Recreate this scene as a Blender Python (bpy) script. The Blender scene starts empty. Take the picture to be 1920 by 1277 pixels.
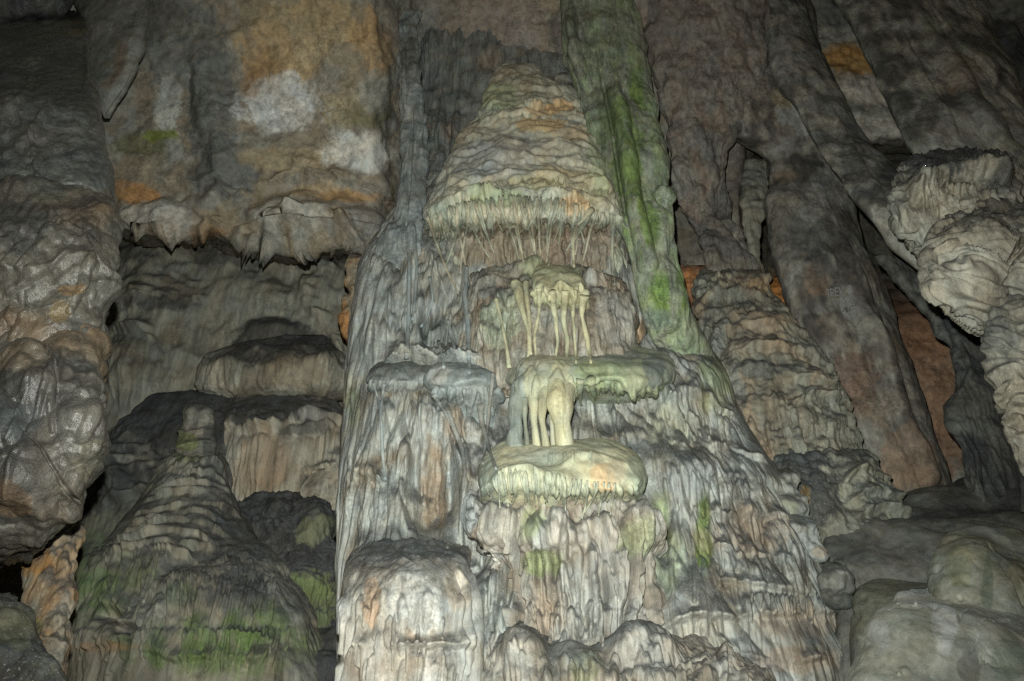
import bpy, math, time
import numpy as np
from mathutils import Vector

# ---------------------------------------------------------------- camera, world, light
sc = bpy.context.scene
col = sc.collection
CAM = np.array([0.0, 0.0, 1.6]); PITCH = math.radians(33.0); F = 1440.0
cd = bpy.data.cameras.new('camera'); cam = bpy.data.objects.new('camera', cd); col.objects.link(cam)
cam.location = CAM; cam.rotation_euler = (math.radians(90) + PITCH, 0, 0)
cd.sensor_width = 36.0; cd.lens = 27.0; cd.clip_start = 0.05; cd.clip_end = 500
sc.camera = cam

w = bpy.data.worlds.new('World'); sc.world = w; w.use_nodes = True
nt = w.node_tree; bg = nt.nodes['Background']
sky = nt.nodes.new('ShaderNodeTexSky'); sky.sky_type = 'NISHITA'; sky.sun_disc = False
sky.sun_elevation = math.radians(12); sky.sun_rotation = math.radians(180)
nt.links.new(sky.outputs[0], bg.inputs[0]); bg.inputs[1].default_value = 0.010   # faint daylight from the cave mouth behind

fl = bpy.data.lights.new('flash', 'SPOT'); flash = bpy.data.objects.new('flash', fl); col.objects.link(flash)
flash.location = (-0.07, 0.0, 1.6 + 0.45); fl.energy = 3600; fl.color = (0.97, 1.0, 0.92)
fl.spot_size = math.radians(103); fl.spot_blend = 1.0; fl.shadow_soft_size = 0.035
flash.rotation_euler = (math.radians(90 + 34), 0, math.radians(2.0))

sc.view_settings.view_transform = 'Standard'; sc.view_settings.look = 'None'
sc.cycles.use_denoising = False
sc.view_settings.exposure = 0.0; sc.view_settings.gamma = 1.0

# ---------------------------------------------------------------- noise
rng = np.random.RandomState(7)
_perm = rng.permutation(256); _perm = np.concatenate([_perm, _perm, _perm]).astype(np.int32)
_g = rng.normal(size=(256, 3)); _g /= np.linalg.norm(_g, axis=1)[:, None]; _g = _g.astype(np.float32)
def perlin(x, y, z):
    x = np.asarray(x, np.float32); y = np.asarray(y, np.float32); z = np.asarray(z, np.float32)
    xi = np.floor(x).astype(np.int32); yi = np.floor(y).astype(np.int32); zi = np.floor(z).astype(np.int32)
    fx, fy, fz = x - xi, y - yi, z - zi
    xi &= 255; yi &= 255; zi &= 255
    u = fx*fx*fx*(fx*(fx*6-15)+10); v = fy*fy*fy*(fy*(fy*6-15)+10); ww = fz*fz*fz*(fz*(fz*6-15)+10)
    def g(dx, dy, dz):
        h = _perm[_perm[_perm[xi+dx] + yi+dy] + zi+dz]
        gg = _g[h]
        return gg[..., 0]*(fx-dx) + gg[..., 1]*(fy-dy) + gg[..., 2]*(fz-dz)
    a = g(0,0,0); b = g(1,0,0); x00 = a + u*(b-a)
    a = g(0,1,0); b = g(1,1,0); x10 = a + u*(b-a)
    a = g(0,0,1); b = g(1,0,1); x01 = a + u*(b-a)
    a = g(0,1,1); b = g(1,1,1); x11 = a + u*(b-a)
    y0 = x00 + v*(x10-x00); y1 = x01 + v*(x11-x01)
    return (y0 + ww*(y1-y0)) * 1.6
def fbm(x, y, z, o=4, ga=0.5):
    s = 0; a = 1.0; f = 1.0
    for i in range(o):
        s = s + a*perlin(x*f + 17.3*i, y*f + 5.1*i, z*f + 9.7*i); a *= ga; f *= 2.03
    return s
def sstep(a, b, x):
    t = np.clip((x-a)/(b-a), 0, 1); return t*t*(3-2*t)

# ---------------------------------------------------------------- photograph ray <-> world
cp, sp = math.cos(PITCH), math.sin(PITCH)
def ray(px, py):
    a = (px-960.0)/F; b = (638.5-py)/F
    return a, cp - b*sp, sp + b*cp
def depth_of(py, Y):                       # camera depth of a point at horizontal distance Y seen at height py
    b = (638.5-np.asarray(py, float))/F
    return Y/(cp - b*sp)
def world(px, py, t):
    a, dy, dz = ray(px, py)
    return np.stack([CAM[0]+a*t, CAM[1]+dy*t, CAM[2]+dz*t], -1)
def project(P):
    d = P - CAM
    t = d[..., 1]*cp + d[..., 2]*sp
    up = -d[..., 1]*sp + d[..., 2]*cp
    return 960 + F*d[..., 0]/t, 638.5 - F*up/t, t

# nearest surface seen so far, for laying strands on it
ZB = np.full((340, 500), 1e9); CELL = 4.0
def zput(P):
    x, y, t = project(P.reshape(-1, 3))
    i = ((y+20)/CELL).astype(int); j = ((x+20)/CELL).astype(int)
    m = (i >= 0) & (i < 340) & (j >= 0) & (j < 500)
    np.minimum.at(ZB, (i[m], j[m]), t[m])
def zget(x, y):
    i = int((y+20)/CELL); j = int((x+20)/CELL)
    i = min(max(i, 1), 338); j = min(max(j, 1), 498)
    return float(np.median(ZB[i-1:i+2, j-1:j+2]))

# ---------------------------------------------------------------- sculpting strokes (in metres, laid on the base shape)
def polydist(x, y, pts):
    d = np.full(x.shape, 1e9); s = np.zeros(x.shape)
    L = np.r_[0, np.cumsum(np.hypot(*np.diff(pts, axis=0).T))]
    for k in range(len(pts)-1):
        ax, ay = pts[k]; bx, by = pts[k+1]; vx, vy = bx-ax, by-ay
        tt = np.clip(((x-ax)*vx + (y-ay)*vy)/(vx*vx+vy*vy+1e-9), 0, 1)
        q = np.hypot(x-ax-tt*vx, y-ay-tt*vy)
        m = q < d; d[m] = q[m]; s[m] = (L[k] + tt[m]*(L[k+1]-L[k]))/L[-1]
    return d, s
def apply_ridges(x, y, D, strokes):
    R = np.zeros(x.shape); 
    for st in strokes:
        pts = np.array(st[0], float).reshape(-1, 2); w0, w1, h = st[1], st[2], st[3]
        W = max(w0, w1) + 2
        m = (x > pts[:,0].min()-W) & (x < pts[:,0].max()+W) & (y > pts[:,1].min()-W) & (y < pts[:,1].max()+W)
        if not m.any(): continue
        d, s = polydist(x[m], y[m], pts)
        ww = (w0 + (w1-w0)*s)*(.15 + .85*sstep(-.02, .3, s))
        v = h*np.clip(1-(d/ww)**2, 0, 1)**.7*(ww/max(w0, w1))**0.6*sstep(0, .14, s+.02)
        if h > 0: R[m] = np.maximum(R[m], v)
        else: D[m] += v
    return D + R, R
def apply_ledges(x, y, D, ledges, nz, lm=1, ly=0):
    """(pts, h, up, edge, fringe): the surface swells down to a lip along pts, then drops back"""
    for pts, h, up, edge, fr in ledges:
        pts = np.array(pts, float).reshape(-1, 2)
        yl = np.interp(x, pts[:,0], pts[:,1])
        m = (x > pts[0,0]) & (x < pts[-1,0]) & (y > pts[:,1].min()-up*3) & (y < pts[:,1].max()+edge*2+fr*2)
        if not m.any(): continue
        t = (yl+ly)[m] - y[m]; tf = t + fr*nz[m]
        wd = pts[-1,0]-pts[0,0]
        e = sstep(0, 0.12*wd, x[m]-pts[0,0])*sstep(0, 0.12*wd, pts[-1,0]-x[m])
        v = np.exp(-(np.maximum(t, 0)/up)**1.2)*sstep(-edge, 0, tf)
        D[m] += h*v*e*(lm[m] if np.ndim(lm) else lm)
    return D
def apply_bumps(x, y, D, bumps, wx=0, wy=0):
    for (bx, by, rx, ry, h) in bumps:
        q = ((x-bx+wx)/rx)**2 + ((y-by+wy)/ry)**2
        m = q < 1
        if m.any(): D[m] += h*(1-q[m])**1.0*np.sqrt(1-q[m])
    return D
def fringe(pts, n, l0, l1, w0, w1, h, seed=1, drift=0.12, vp=True):
    """drip ridges hanging from a line"""
    r = np.random.RandomState(seed); pts = np.array(pts, float).reshape(-1, 2); out = []
    for i in range(n):
        x = pts[0,0] + (pts[-1,0]-pts[0,0])*(i+r.uniform(.1, .9))/n
        y = np.interp(x, pts[:,0], pts[:,1]) - 6
        L = r.uniform(l0, l1); k = 5; P = [x, y]
        sl = (x-960)/2700.0 + r.normal()*drift
        for j in range(1, k+1):
            sl += r.normal()*drift*0.5
            x += sl*L/k; y += L/k; P += [x, y]
        out.append((P, r.uniform(w0*.8, w0*1.3), w1, h*r.uniform(.7, 1.2)))
    return out

# ---------------------------------------------------------------- palettes (base colours)
GREY = (.24,.245,.22); PALE = (.42,.43,.36); CREAM = (.50,.47,.29); PEACH = (.62,.42,.22); BROWN = (.20,.175,.135)
TAN = (.28,.25,.19); MOSS = (.15,.20,.07); LMOSS = (.26,.31,.16); SOOT = (.050,.052,.055); SLATE = (.16,.18,.175)
WHITE = (.58,.58,.55); RUST = (.30,.17,.08); ORANGE = (.42,.22,.09); OLIVE = (.17,.16,.08); PINK = (.21,.18,.155); DARK = (.10,.10,.09)
BLUE = (.27,.31,.33)
def ropes(x0, x1, y0, y1, n, l0, l1, w0, w1, h, seed, vpx=960, vpy=-1560, wob=.10):
    """wandering stalactitic ribs scattered over an area, each swelling out and ending in a tip"""
    r = np.random.RandomState(seed); out = []
    for i in range(n):
        x = r.uniform(x0, x1); y = r.uniform(y0, y1); L = r.uniform(l0, l1); k = 6; P = [x, y]; q = r.uniform(-.5, .5)*wob
        for j in range(k):
            sl = (x-vpx)/(y-vpy) + q; q = q*.6 + r.normal()*wob*.6
            x += sl*L/k; y += L/k; P += [x, y]
        w_ = r.uniform(w0, w1); out.append((P, w_, w_*r.uniform(.3, .7), h*r.uniform(.5, 1.3)))
    return out
def cracks(x0, x1, y0, y1, n, seed):
    r = np.random.RandomState(seed); out = []
    for i in range(n):
        x = r.uniform(x0, x1); y = r.uniform(y0, y1); a_ = r.uniform(.3, 2.6); P_ = [x, y]
        for j in range(6): a_ += r.normal()*.5; x += 9*math.cos(a_); y += 9*math.sin(a_); P_ += [x, y]
        out.append((P_, 2.2, .8, -.018))
    return out
def pits(x0, x1, y0, y1, n, seed):
    r = np.random.RandomState(seed); return [(r.uniform(x0, x1), r.uniform(y0, y1), *(r.uniform(3, 12)*np.array([1.3, 1])), r.uniform(-.03, .02)) for i in range(n)]
def C3(c): return np.array(c, float)

# ---------------------------------------------------------------- material
def rock_material(name, rough=0.75, bump=0.5, scale=1.0, spec=0.35, stretch=0.35, speck=0.3, wet=0.0, contrast=0.45, coat=0):
    m = bpy.data.materials.new(name); m.use_nodes = True; n = m.node_tree; N = n.nodes; Lk = n.links
    b = N['Principled BSDF']; b.inputs['Specular IOR Level'].default_value = spec
    b.inputs['Coat Roughness'].default_value = .27
    at = N.new('ShaderNodeAttribute'); at.attribute_name = 'Col'
    tc = N.new('ShaderNodeTexCoord')
    mp = N.new('ShaderNodeMapping'); mp.inputs['Scale'].default_value = (scale, scale, scale*stretch); Lk.new(tc.outputs['Object'], mp.inputs[0])
    mq = N.new('ShaderNodeMapping'); mq.inputs['Scale'].default_value = (scale, scale, scale); Lk.new(tc.outputs['Object'], mq.inputs[0])
    def noise(src, s, det, rgh=0.6, dist=0.0):
        t = N.new('ShaderNodeTexNoise'); t.inputs['Scale'].default_value = s; t.inputs['Detail'].default_value = det
        t.inputs['Roughness'].default_value = rgh; t.inputs['Distortion'].default_value = dist; Lk.new(src.outputs[0], t.inputs[0]); return t
    def mrange(src, a, b_, c, d):
        r = N.new('ShaderNodeMapRange'); r.inputs[1].default_value = a; r.inputs[2].default_value = b_
        r.inputs[3].default_value = c; r.inputs[4].default_value = d; Lk.new(src, r.inputs[0]); return r
    n1 = noise(mp, 9, 9, 0.74, 0.4); n2 = noise(mq, 22, 8, 0.80); n3 = noise(mq, 60, 4, 0.7); n4 = noise(mq, 2.2, 5, 0.6, 0.6)
    if coat: rc = mrange(n4.outputs[0], .38, .55, .15, coat); Lk.new(rc.outputs[0], b.inputs['Coat Weight'])
    r1 = mrange(n1.outputs[0], .34, .66, 1-contrast, 1+contrast)
    r2 = mrange(n2.outputs[0], .36, .64, 1-contrast*.65, 1+contrast*.65)
    n5 = noise(mq, .9, 3, .5, 1.0); r5 = mrange(n5.outputs[0], .4, .6, .1, 1.25)
    lr = N.new('ShaderNodeMath'); lr.operation = 'MULTIPLY_ADD'; sb = N.new('ShaderNodeMath'); sb.operation = 'SUBTRACT'; sb.inputs[1].default_value = 1
    Lk.new(r2.outputs[0], sb.inputs[0]); Lk.new(sb.outputs[0], lr.inputs[0]); Lk.new(r5.outputs[0], lr.inputs[1]); lr.inputs[2].default_value = 1; r2 = lr
    mm = N.new('ShaderNodeMath'); mm.operation = 'MULTIPLY'; Lk.new(r1.outputs[0], mm.inputs[0]); Lk.new(r2.outputs[0], mm.inputs[1])
    vm = N.new('ShaderNodeVectorMath'); vm.operation = 'SCALE'; Lk.new(at.outputs['Color'], vm.inputs[0]); Lk.new(mm.outputs[0], vm.inputs['Scale'])
    # warm / cool mineral drift
    tint = N.new('ShaderNodeMix'); tint.data_type = 'RGBA'; tint.inputs[6].default_value = (1.03, .995, .94, 1); tint.inputs[7].default_value = (.94, 1.0, 1.05, 1)
    rt = mrange(n4.outputs[0], .38, .62, 0, 1); Lk.new(rt.outputs[0], tint.inputs[0])
    mu = N.new('ShaderNodeMix'); mu.data_type = 'RGBA'; mu.blend_type = 'MULTIPLY'; mu.inputs[0].default_value = 1
    Lk.new(vm.outputs[0], mu.inputs[6]); Lk.new(tint.outputs[2], mu.inputs[7])
    # white calcite specks, with the flash sparkle painted into their colour
    sr = mrange(n3.outputs[0], .60, .68, 0, speck)
    mx = N.new('ShaderNodeMix'); mx.data_type = 'RGBA'; mx.inputs[7].default_value = (.6, .6, .56, 1)
    Lk.new(sr.outputs[0], mx.inputs[0]); Lk.new(mu.outputs[2], mx.inputs[6]); Lk.new(mx.outputs[2], b.inputs['Base Color'])
    ad = N.new('ShaderNodeMath'); ad.operation = 'MULTIPLY_ADD'; ad.inputs[1].default_value = 0.35
    Lk.new(n2.outputs[0], ad.inputs[0]); Lk.new(n1.outputs[0], ad.inputs[2])
    bp = N.new('ShaderNodeBump'); bp.inputs['Strength'].default_value = bump; bp.inputs['Distance'].default_value = 0.05/scale
    Lk.new(ad.outputs[0], bp.inputs['Height']); Lk.new(bp.outputs[0], b.inputs['Normal']); 
    if coat:
        b2 = N.new('ShaderNodeBump'); b2.inputs['Strength'].default_value = bump*.42; b2.inputs['Distance'].default_value = 0.05
        Lk.new(ad.outputs[0], b2.inputs['Height']); Lk.new(b2.outputs[0], b.inputs['Coat Normal'])
    rr = mrange(n1.outputs[0], .35, .65, max(0.05, rough-0.14-wet), min(1, rough+0.14)); Lk.new(rr.outputs[0], b.inputs['Roughness'])
    return m
M = {
 'flow':  rock_material('flowstone', .66, .45, 1.0, contrast=.50, stretch=.18, speck=.5),
 'smooth':rock_material('smooth_calcite', .58, .34, 1.0, contrast=.32, speck=.16, stretch=.4),
 'rough': rock_material('rough_limestone', .85, .4, .9, stretch=.6, contrast=.5, speck=.25),
 'far':   rock_material('dusty_flowstone', .85, .35, .8, contrast=.42, speck=.2, stretch=.16),
 'wet':   rock_material('wet_limestone', .5, .7, 1.1, spec=.6, stretch=.7, contrast=.45, speck=.15, coat=1.0),
 'trunk': rock_material('drip_calcite', .6, .5, 1.3, contrast=.32, speck=.15, stretch=.12),
 'moss':  rock_material('mossy_limestone', .9, .6, 1.4, stretch=.3, contrast=.55, speck=.35),
 'wall':  rock_material('cave_wall_limestone', .85, .5, .8, stretch=.9, contrast=.42, speck=.2),
}

# ---------------------------------------------------------------- mesh from grid
def mesh_grid(name, P, Cc, closed, mat, parent=None, caps=True):
    nr, nc = P.shape[:2]
    V = P.reshape(-1, 3); idx = np.arange(nr*nc).reshape(nr, nc)
    if closed:
        a = idx[:-1]; b = np.roll(idx, -1, 1)[:-1]; c_ = np.roll(idx, -1, 1)[1:]; d = idx[1:]
    else:
        a = idx[:-1, :-1]; b = idx[:-1, 1:]; c_ = idx[1:, 1:]; d = idx[1:, :-1]
    Fq = np.stack([a, d, c_, b], -1).reshape(-1, 4)
    Cv = Cc.reshape(-1, 3); extra = []
    if closed and caps:
        V = np.vstack([V, P[0].mean(0), P[-1].mean(0)]); Cv = np.vstack([Cv, Cc[0].mean(0), Cc[-1].mean(0)])
        n0 = nr*nc; r0 = idx[0]; r1 = idx[-1]
        extra = [np.stack([np.full(nc, n0), r0, np.roll(r0, -1)], -1), np.stack([np.full(nc, n0+1), np.roll(r1, -1), r1], -1)]
        extra = np.vstack(extra)
    nq = len(Fq); nt3 = len(extra)
    me = bpy.data.meshes.new(name)
    me.vertices.add(len(V)); me.vertices.foreach_set('co', V.astype(np.float32).ravel())
    loops = np.concatenate([Fq.ravel(), extra.ravel()]) if nt3 else Fq.ravel()
    me.loops.add(len(loops)); me.loops.foreach_set('vertex_index', loops.astype(np.int32))
    st = np.concatenate([np.arange(nq)*4, nq*4+np.arange(nt3)*3]).astype(np.int32)
    me.polygons.add(nq+nt3); me.polygons.foreach_set('loop_start', st)
    me.polygons.foreach_set('use_smooth', np.ones(nq+nt3, bool))
    me.update(calc_edges=True); me.validate()
    at = me.color_attributes.new('Col', 'FLOAT_COLOR', 'POINT')
    at.data.foreach_set('color', np.hstack([Cv, np.ones((len(Cv), 1))]).astype(np.float32).ravel())
    me.materials.append(mat)
    o = bpy.data.objects.new(name, me); col.objects.link(o)
    if parent: o.parent = parent
    return o
def tag(o, label=None, cat=None, group=None, kind=None):
    if label: o['label'] = label
    if cat: o['category'] = cat
    if group: o['group'] = group
    if kind: o['kind'] = kind
    return o
def grid_normals(P, closed):
    if closed: du = np.roll(P, -1, 1) - np.roll(P, 1, 1)
    else: du = np.gradient(P, axis=1)
    dv = np.gradient(P, axis=0)
    n = np.cross(du, dv); n /= np.linalg.norm(n, axis=-1, keepdims=True)+1e-12
    return n

# ---------------------------------------------------------------- surface treatment shared by every rock
def treat(X, Y, P, T, f):
    """returns displacement (m) and base colour for grid points; X, Y photograph position, T camera depth"""
    S = f.get('S', 1.0); x, y, z = P[..., 0]/S, P[..., 1]/S, P[..., 2]/S; sd = f.get('seed', 0)*3.7
    g = f.get
    D = np.zeros(X.shape)
    wz = fbm(x*1.1+sd, y*1.1, z*0.9, 2)
    px1 = T/F
    # silhouettes and lips wander
    nzf = perlin(x*4+sd, y*4, z*2) + 0.6*perlin(x*10+sd, y*10, z*4) + 0.12*perlin(x*22+sd, y*22, z*6)
    lm = 1.25*perlin(x*1.7+sd, y*1.7, z*2.2+7)+.75*perlin(x*4.1+sd, y*4.1, z*6+3)
    D = apply_ledges(X, Y, D, g('led', []), nzf, np.clip(.72+lm*g('lop', .9), .08, 1.5), 7*perlin(x*2.3+sd, y*2.3, z*.7+11))
    wa = g('warp', 6); Wx = wa*perlin(x*3.1+sd, y*3.1, z*3.1+4); Wy = wa*perlin(x*3.1+sd+40, y*3.1, z*3.1)
    D = apply_bumps(X, Y, D, g('bu', []), Wx, Wy)
    if 'tz' in f:                          # automatic tiers: (period, amplitude, slope, fringe)
        per, am, slope, frg = f['tz']
        q = (z + slope*wz + frg*nzf)/per; s = q - np.floor(q)
        cell = np.floor(q); hsh = (np.sin(cell*12.9898+sd)*43758.5453) % 1
        prof = np.where(s > .12, (1-s)/.88, s/.12)
        ang = 0.55+0.45*np.clip(1.5*perlin(x*1.3+cell*3.1, y*1.3, cell*1.7)+.5, 0, 1)
        D += am*(0.5+hsh)*prof**1.4*ang
    flut = 0
    if 'fl' in f:                          # vertical flutes and drapery folds
        fq, am, sv = f['fl']
        wv = 0.35*wz
        a1 = perlin(x*fq+wv*2+sd, y*fq+wv, z*fq*sv); a2 = perlin(x*fq*2.3+sd+9, y*fq*2.3, z*fq*sv*1.7)
        a3 = perlin(x*fq*5+sd, y*fq*5, z*fq*sv*2.2)
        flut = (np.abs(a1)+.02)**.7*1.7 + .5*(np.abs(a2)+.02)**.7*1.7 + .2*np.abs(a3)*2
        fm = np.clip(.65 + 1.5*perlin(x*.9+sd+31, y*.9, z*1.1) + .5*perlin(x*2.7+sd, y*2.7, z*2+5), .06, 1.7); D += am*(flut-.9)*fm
    if 'ro' in f:
        fq, am = f['ro']
        n = fbm(x*fq+sd, y*fq, z*fq*g('rs', 1.0), 4, .42); D += am*n
    if 'bl' in f:                          # billowy lumps with sharp creases
        fq, am, sv = f['bl']
        n = np.abs(perlin(x*fq+sd+wz*.5, y*fq, z*fq*sv)) + .5*np.abs(perlin(x*fq*2.1+sd, y*fq*2.1, z*fq*2.1*sv)) + .25*np.abs(perlin(x*fq*4.3, y*fq*4.3, z*fq*4.3*sv))
        D += .6*am*(n*2-.5)
    if 'cr' in f:                          # crumpled folds running across
        fq, am, dx, dz = f['cr']
        a = x*dx+z*dz+.25*fbm(x*2, y*2, z*2, 2); D += am*(1-2*np.abs(perlin(a*fq, y*fq*.5+sd, (x*dz-z*dx)*fq*.22)))
    pre = D.copy()
    D, R = apply_ridges(X, Y, D, g('st', []))
    # ---- colour
    c1, c2 = C3(f['pal'][0]), C3(f['pal'][1])
    n = fbm(x*2.2+sd, y*2.2, z*1.1, 4); n2 = fbm(x*6+sd, y*6, z*2.2+3, 3)
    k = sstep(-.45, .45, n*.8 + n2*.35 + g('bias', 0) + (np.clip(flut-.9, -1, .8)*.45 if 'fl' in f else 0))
    Cc = c1*(1-k)[..., None] + c2*k[..., None]
    if len(f['pal']) > 2:
        k3 = sstep(.12, .5, fbm(x*1.4+sd+20, y*1.4, z*.9, 4)); Cc = Cc*(1-k3*.75)[..., None] + C3(f['pal'][2])*(k3*.75)[..., None]
    nn = fbm(x*3.3+sd, y*3.3, z*2.1, 4, .6); nh = fbm(x*9, y*9, z*6+sd, 3, .6); nh2 = perlin(x*38, y*38, z*30+sd)
    if len(R.shape) and f.get('stc') is not None:
        kr = sstep(0, .004, R)*f.get('stk', .9)
        Cc = Cc*(1-kr)[..., None] + C3(f['stc'])*kr[..., None]
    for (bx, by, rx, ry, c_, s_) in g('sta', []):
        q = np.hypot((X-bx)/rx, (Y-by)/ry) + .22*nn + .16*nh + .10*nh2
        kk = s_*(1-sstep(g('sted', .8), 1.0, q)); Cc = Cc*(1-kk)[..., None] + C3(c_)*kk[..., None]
    if 'streak' in f:                      # bare mineral streaks running down through the growth
        ks = f['streak'][1]*sstep(.02, .42, perlin(x*7+sd, y*7, z*.9) + .5*perlin(x*19, y*19, z*3+sd) + .3*nh2)[..., None]; Cc = Cc*(1-ks) + C3(f['streak'][0])*ks
    for (pts, wd, c_, s_) in g('stl', []):
        pp = np.array(pts, float).reshape(-1, 2)
        m = (X > pp[:,0].min()-wd*1.5) & (X < pp[:,0].max()+wd*1.5) & (Y > pp[:,1].min()-wd*1.5) & (Y < pp[:,1].max()+wd*1.5)
        if not m.any(): continue
        d, _ = polydist(X[m], Y[m], pp); q = d/wd + .3*nn[m] + .25*nh[m]
        kk = (s_*(1-sstep(.5, 1.0, q)))[:, None]; Cc[m] = Cc[m]*(1-kk) + C3(c_)*kk
    return D*S, Cc

def smooth_rows(rows, step):
    rows = np.array([tuple(r)+((None,) if False else ()) for r in rows], float)
    ys = rows[:, 0]; n = max(8, int((ys[-1]-ys[0])/step)); yy = np.linspace(ys[0], ys[-1], n)
    out = [yy]
    for c_ in range(1, rows.shape[1]):
        v = rows[:, c_]; h = np.diff(ys); dl = np.diff(v)/h; m = np.zeros(len(v))   # monotone cubic
        m[0], m[-1] = dl[0], dl[-1]
        for i in range(1, len(v)-1):
            m[i] = 0 if dl[i-1]*dl[i] <= 0 else 2*dl[i-1]*dl[i]/(dl[i-1]+dl[i])
        i = np.clip(np.searchsorted(ys, yy)-1, 0, len(h)-1); t = (yy-ys[i])/h[i]; H = h[i]
        out.append((2*t**3-3*t**2+1)*v[i] + (t**3-2*t**2+t)*H*m[i] + (-2*t**3+3*t**2)*v[i+1] + (t**3-t**2)*H*m[i+1])
    return out

def form(name, rows, mat, parent=None, k=0.7, step=2.4, p=0.8, base=False, **f):
    """a closed rock body: rows of (photo y, left x, right x, distance); k = how deep it is for its width"""
    rows = [(r[0], r[1], r[2], r[3]*f.get('S', 1.0)) for r in rows]
    if rows[0][0] <= -60:                  # carry it up into the roof above the frame
        y0, a, b, Y0 = rows[0]; sh = -300*((a+b)/2-960)/(y0+1560)
        rows.insert(0, (y0-300, a+sh, b+sh, Y0))
    if base:                               # carry it down to the floor below the frame
        y0, a, b, Y0 = rows[-1]
        for yy in (1420, 1600, 1900):
            if yy <= y0: continue
            t0 = depth_of(y0, Y0); 
            s = 0.10*(yy-y0)
            rows.append((yy, a-s*.5, b+s*.5, Y0))
    yy, xl, xr, Yd = smooth_rows(rows, step)
    if base:
        # replace the outline rows below the frame by coarse ones down to z = -0.3
        zrow = world(960, yy, depth_of(yy, Yd))[:, 2]
        keep = zrow > -0.4
        yy, xl, xr, Yd = yy[keep], xl[keep], xr[keep], Yd[keep]
        sel = np.r_[np.where(yy <= 1310)[0], np.where(yy > 1310)[0][::5]]
        yy, xl, xr, Yd = yy[sel], xl[sel], xr[sel], Yd[sel]
    wmax = min((xr-xl).max(), 1500)
    nf = int(max(16, 1.35*wmax/step)); nb = max(8, nf//5)
    ph = np.r_[np.linspace(-90, 90, nf, endpoint=False), np.linspace(90, 270, nb, endpoint=False)]*math.pi/180
    xc = (xl+xr)/2; hw = np.maximum((xr-xl)/2, .5)
    T0 = depth_of(yy, Yd)
    r = k*hw*T0/F
    c_ = np.cos(ph); s_ = np.sin(ph)
    front = np.sign(c_)*np.abs(c_)**p
    X = xc[:, None] + hw[:, None]*s_[None]; Y = np.repeat(yy[:, None], len(ph), 1)
    T = T0[:, None] - r[:, None]*front[None]
    P = world(X, Y, T)
    nrm = grid_normals(P, True)
    # outward check
    cen = P.mean(1, keepdims=True)
    if np.sum(nrm*(P-cen)) < 0: nrm = -nrm
    D, Cc = treat(X, Y, P, T, f)
    D *= np.where(c_ > -.1, 1, .4)[None]
    end = np.ones(len(yy)); 
    D *= np.clip(hw/12.0, 0, 1)[:, None]
    tow = f.get('tow', 0)
    if tow:                                # grow mostly outwards from the column's axis, not sideways
        hv = CAM - P; hv[..., 2] = 0; hv /= np.linalg.norm(hv, axis=-1, keepdims=True)
        nrm = nrm*(1-tow) + hv*tow*np.clip(c_ + .2, 0, 1)[None, :, None]
    P = P + nrm*D[..., None]
    du = f.get('dust', .7)
    if du > 0:                             # fine grey sediment lies on what faces up
        n2 = grid_normals(P, True)
        if np.sum(n2*(P-cen)) < 0: n2 = -n2
        nz = n2[..., 2]
        for _ in range(3):
            nz = (nz + np.roll(nz, 1, 1) + np.roll(nz, -1, 1) + np.vstack([nz[1:], nz[-1:]]) + np.vstack([nz[:1], nz[:-1]]))/5
        kd = du*sstep(.12, .62, nz + .12*perlin(P[..., 0]*5, P[..., 1]*5, P[..., 2]*5))
        Cc = Cc*(1-kd)[..., None] + C3(f.get('dustc', (.085, .09, .092)))*kd[..., None]
    zput(P)
    return mesh_grid(name, P, Cc, True, mat, parent)

def sheet(name, x0, x1, y0, y1, step, depthfn, mat, outer=None, **f):
    """open rock face (walls and ceiling of the cave), continuing far past the frame"""
    xs = np.r_[np.linspace(-1500, x0, 40, endpoint=False), np.arange(x0, x1, step), np.linspace(x1, 3400, 40)]
    ys = np.r_[np.linspace(-900, y0, 40, endpoint=False), np.arange(y0, y1, step), np.linspace(y1, 1850, 30)]
    X, Y = np.meshgrid(xs, ys)
    Yd = depthfn(X, Y); T = depth_of(Y, Yd); P = world(X, Y, T)
    nrm = grid_normals(P, False)
    if np.sum(nrm*(CAM-P)) < 0: nrm = -nrm
    D, Cc = treat(X, Y, P, T, f)
    P = P + nrm*D[..., None]
    zput(P)
    return mesh_grid(name, P, Cc, False, mat)

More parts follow.
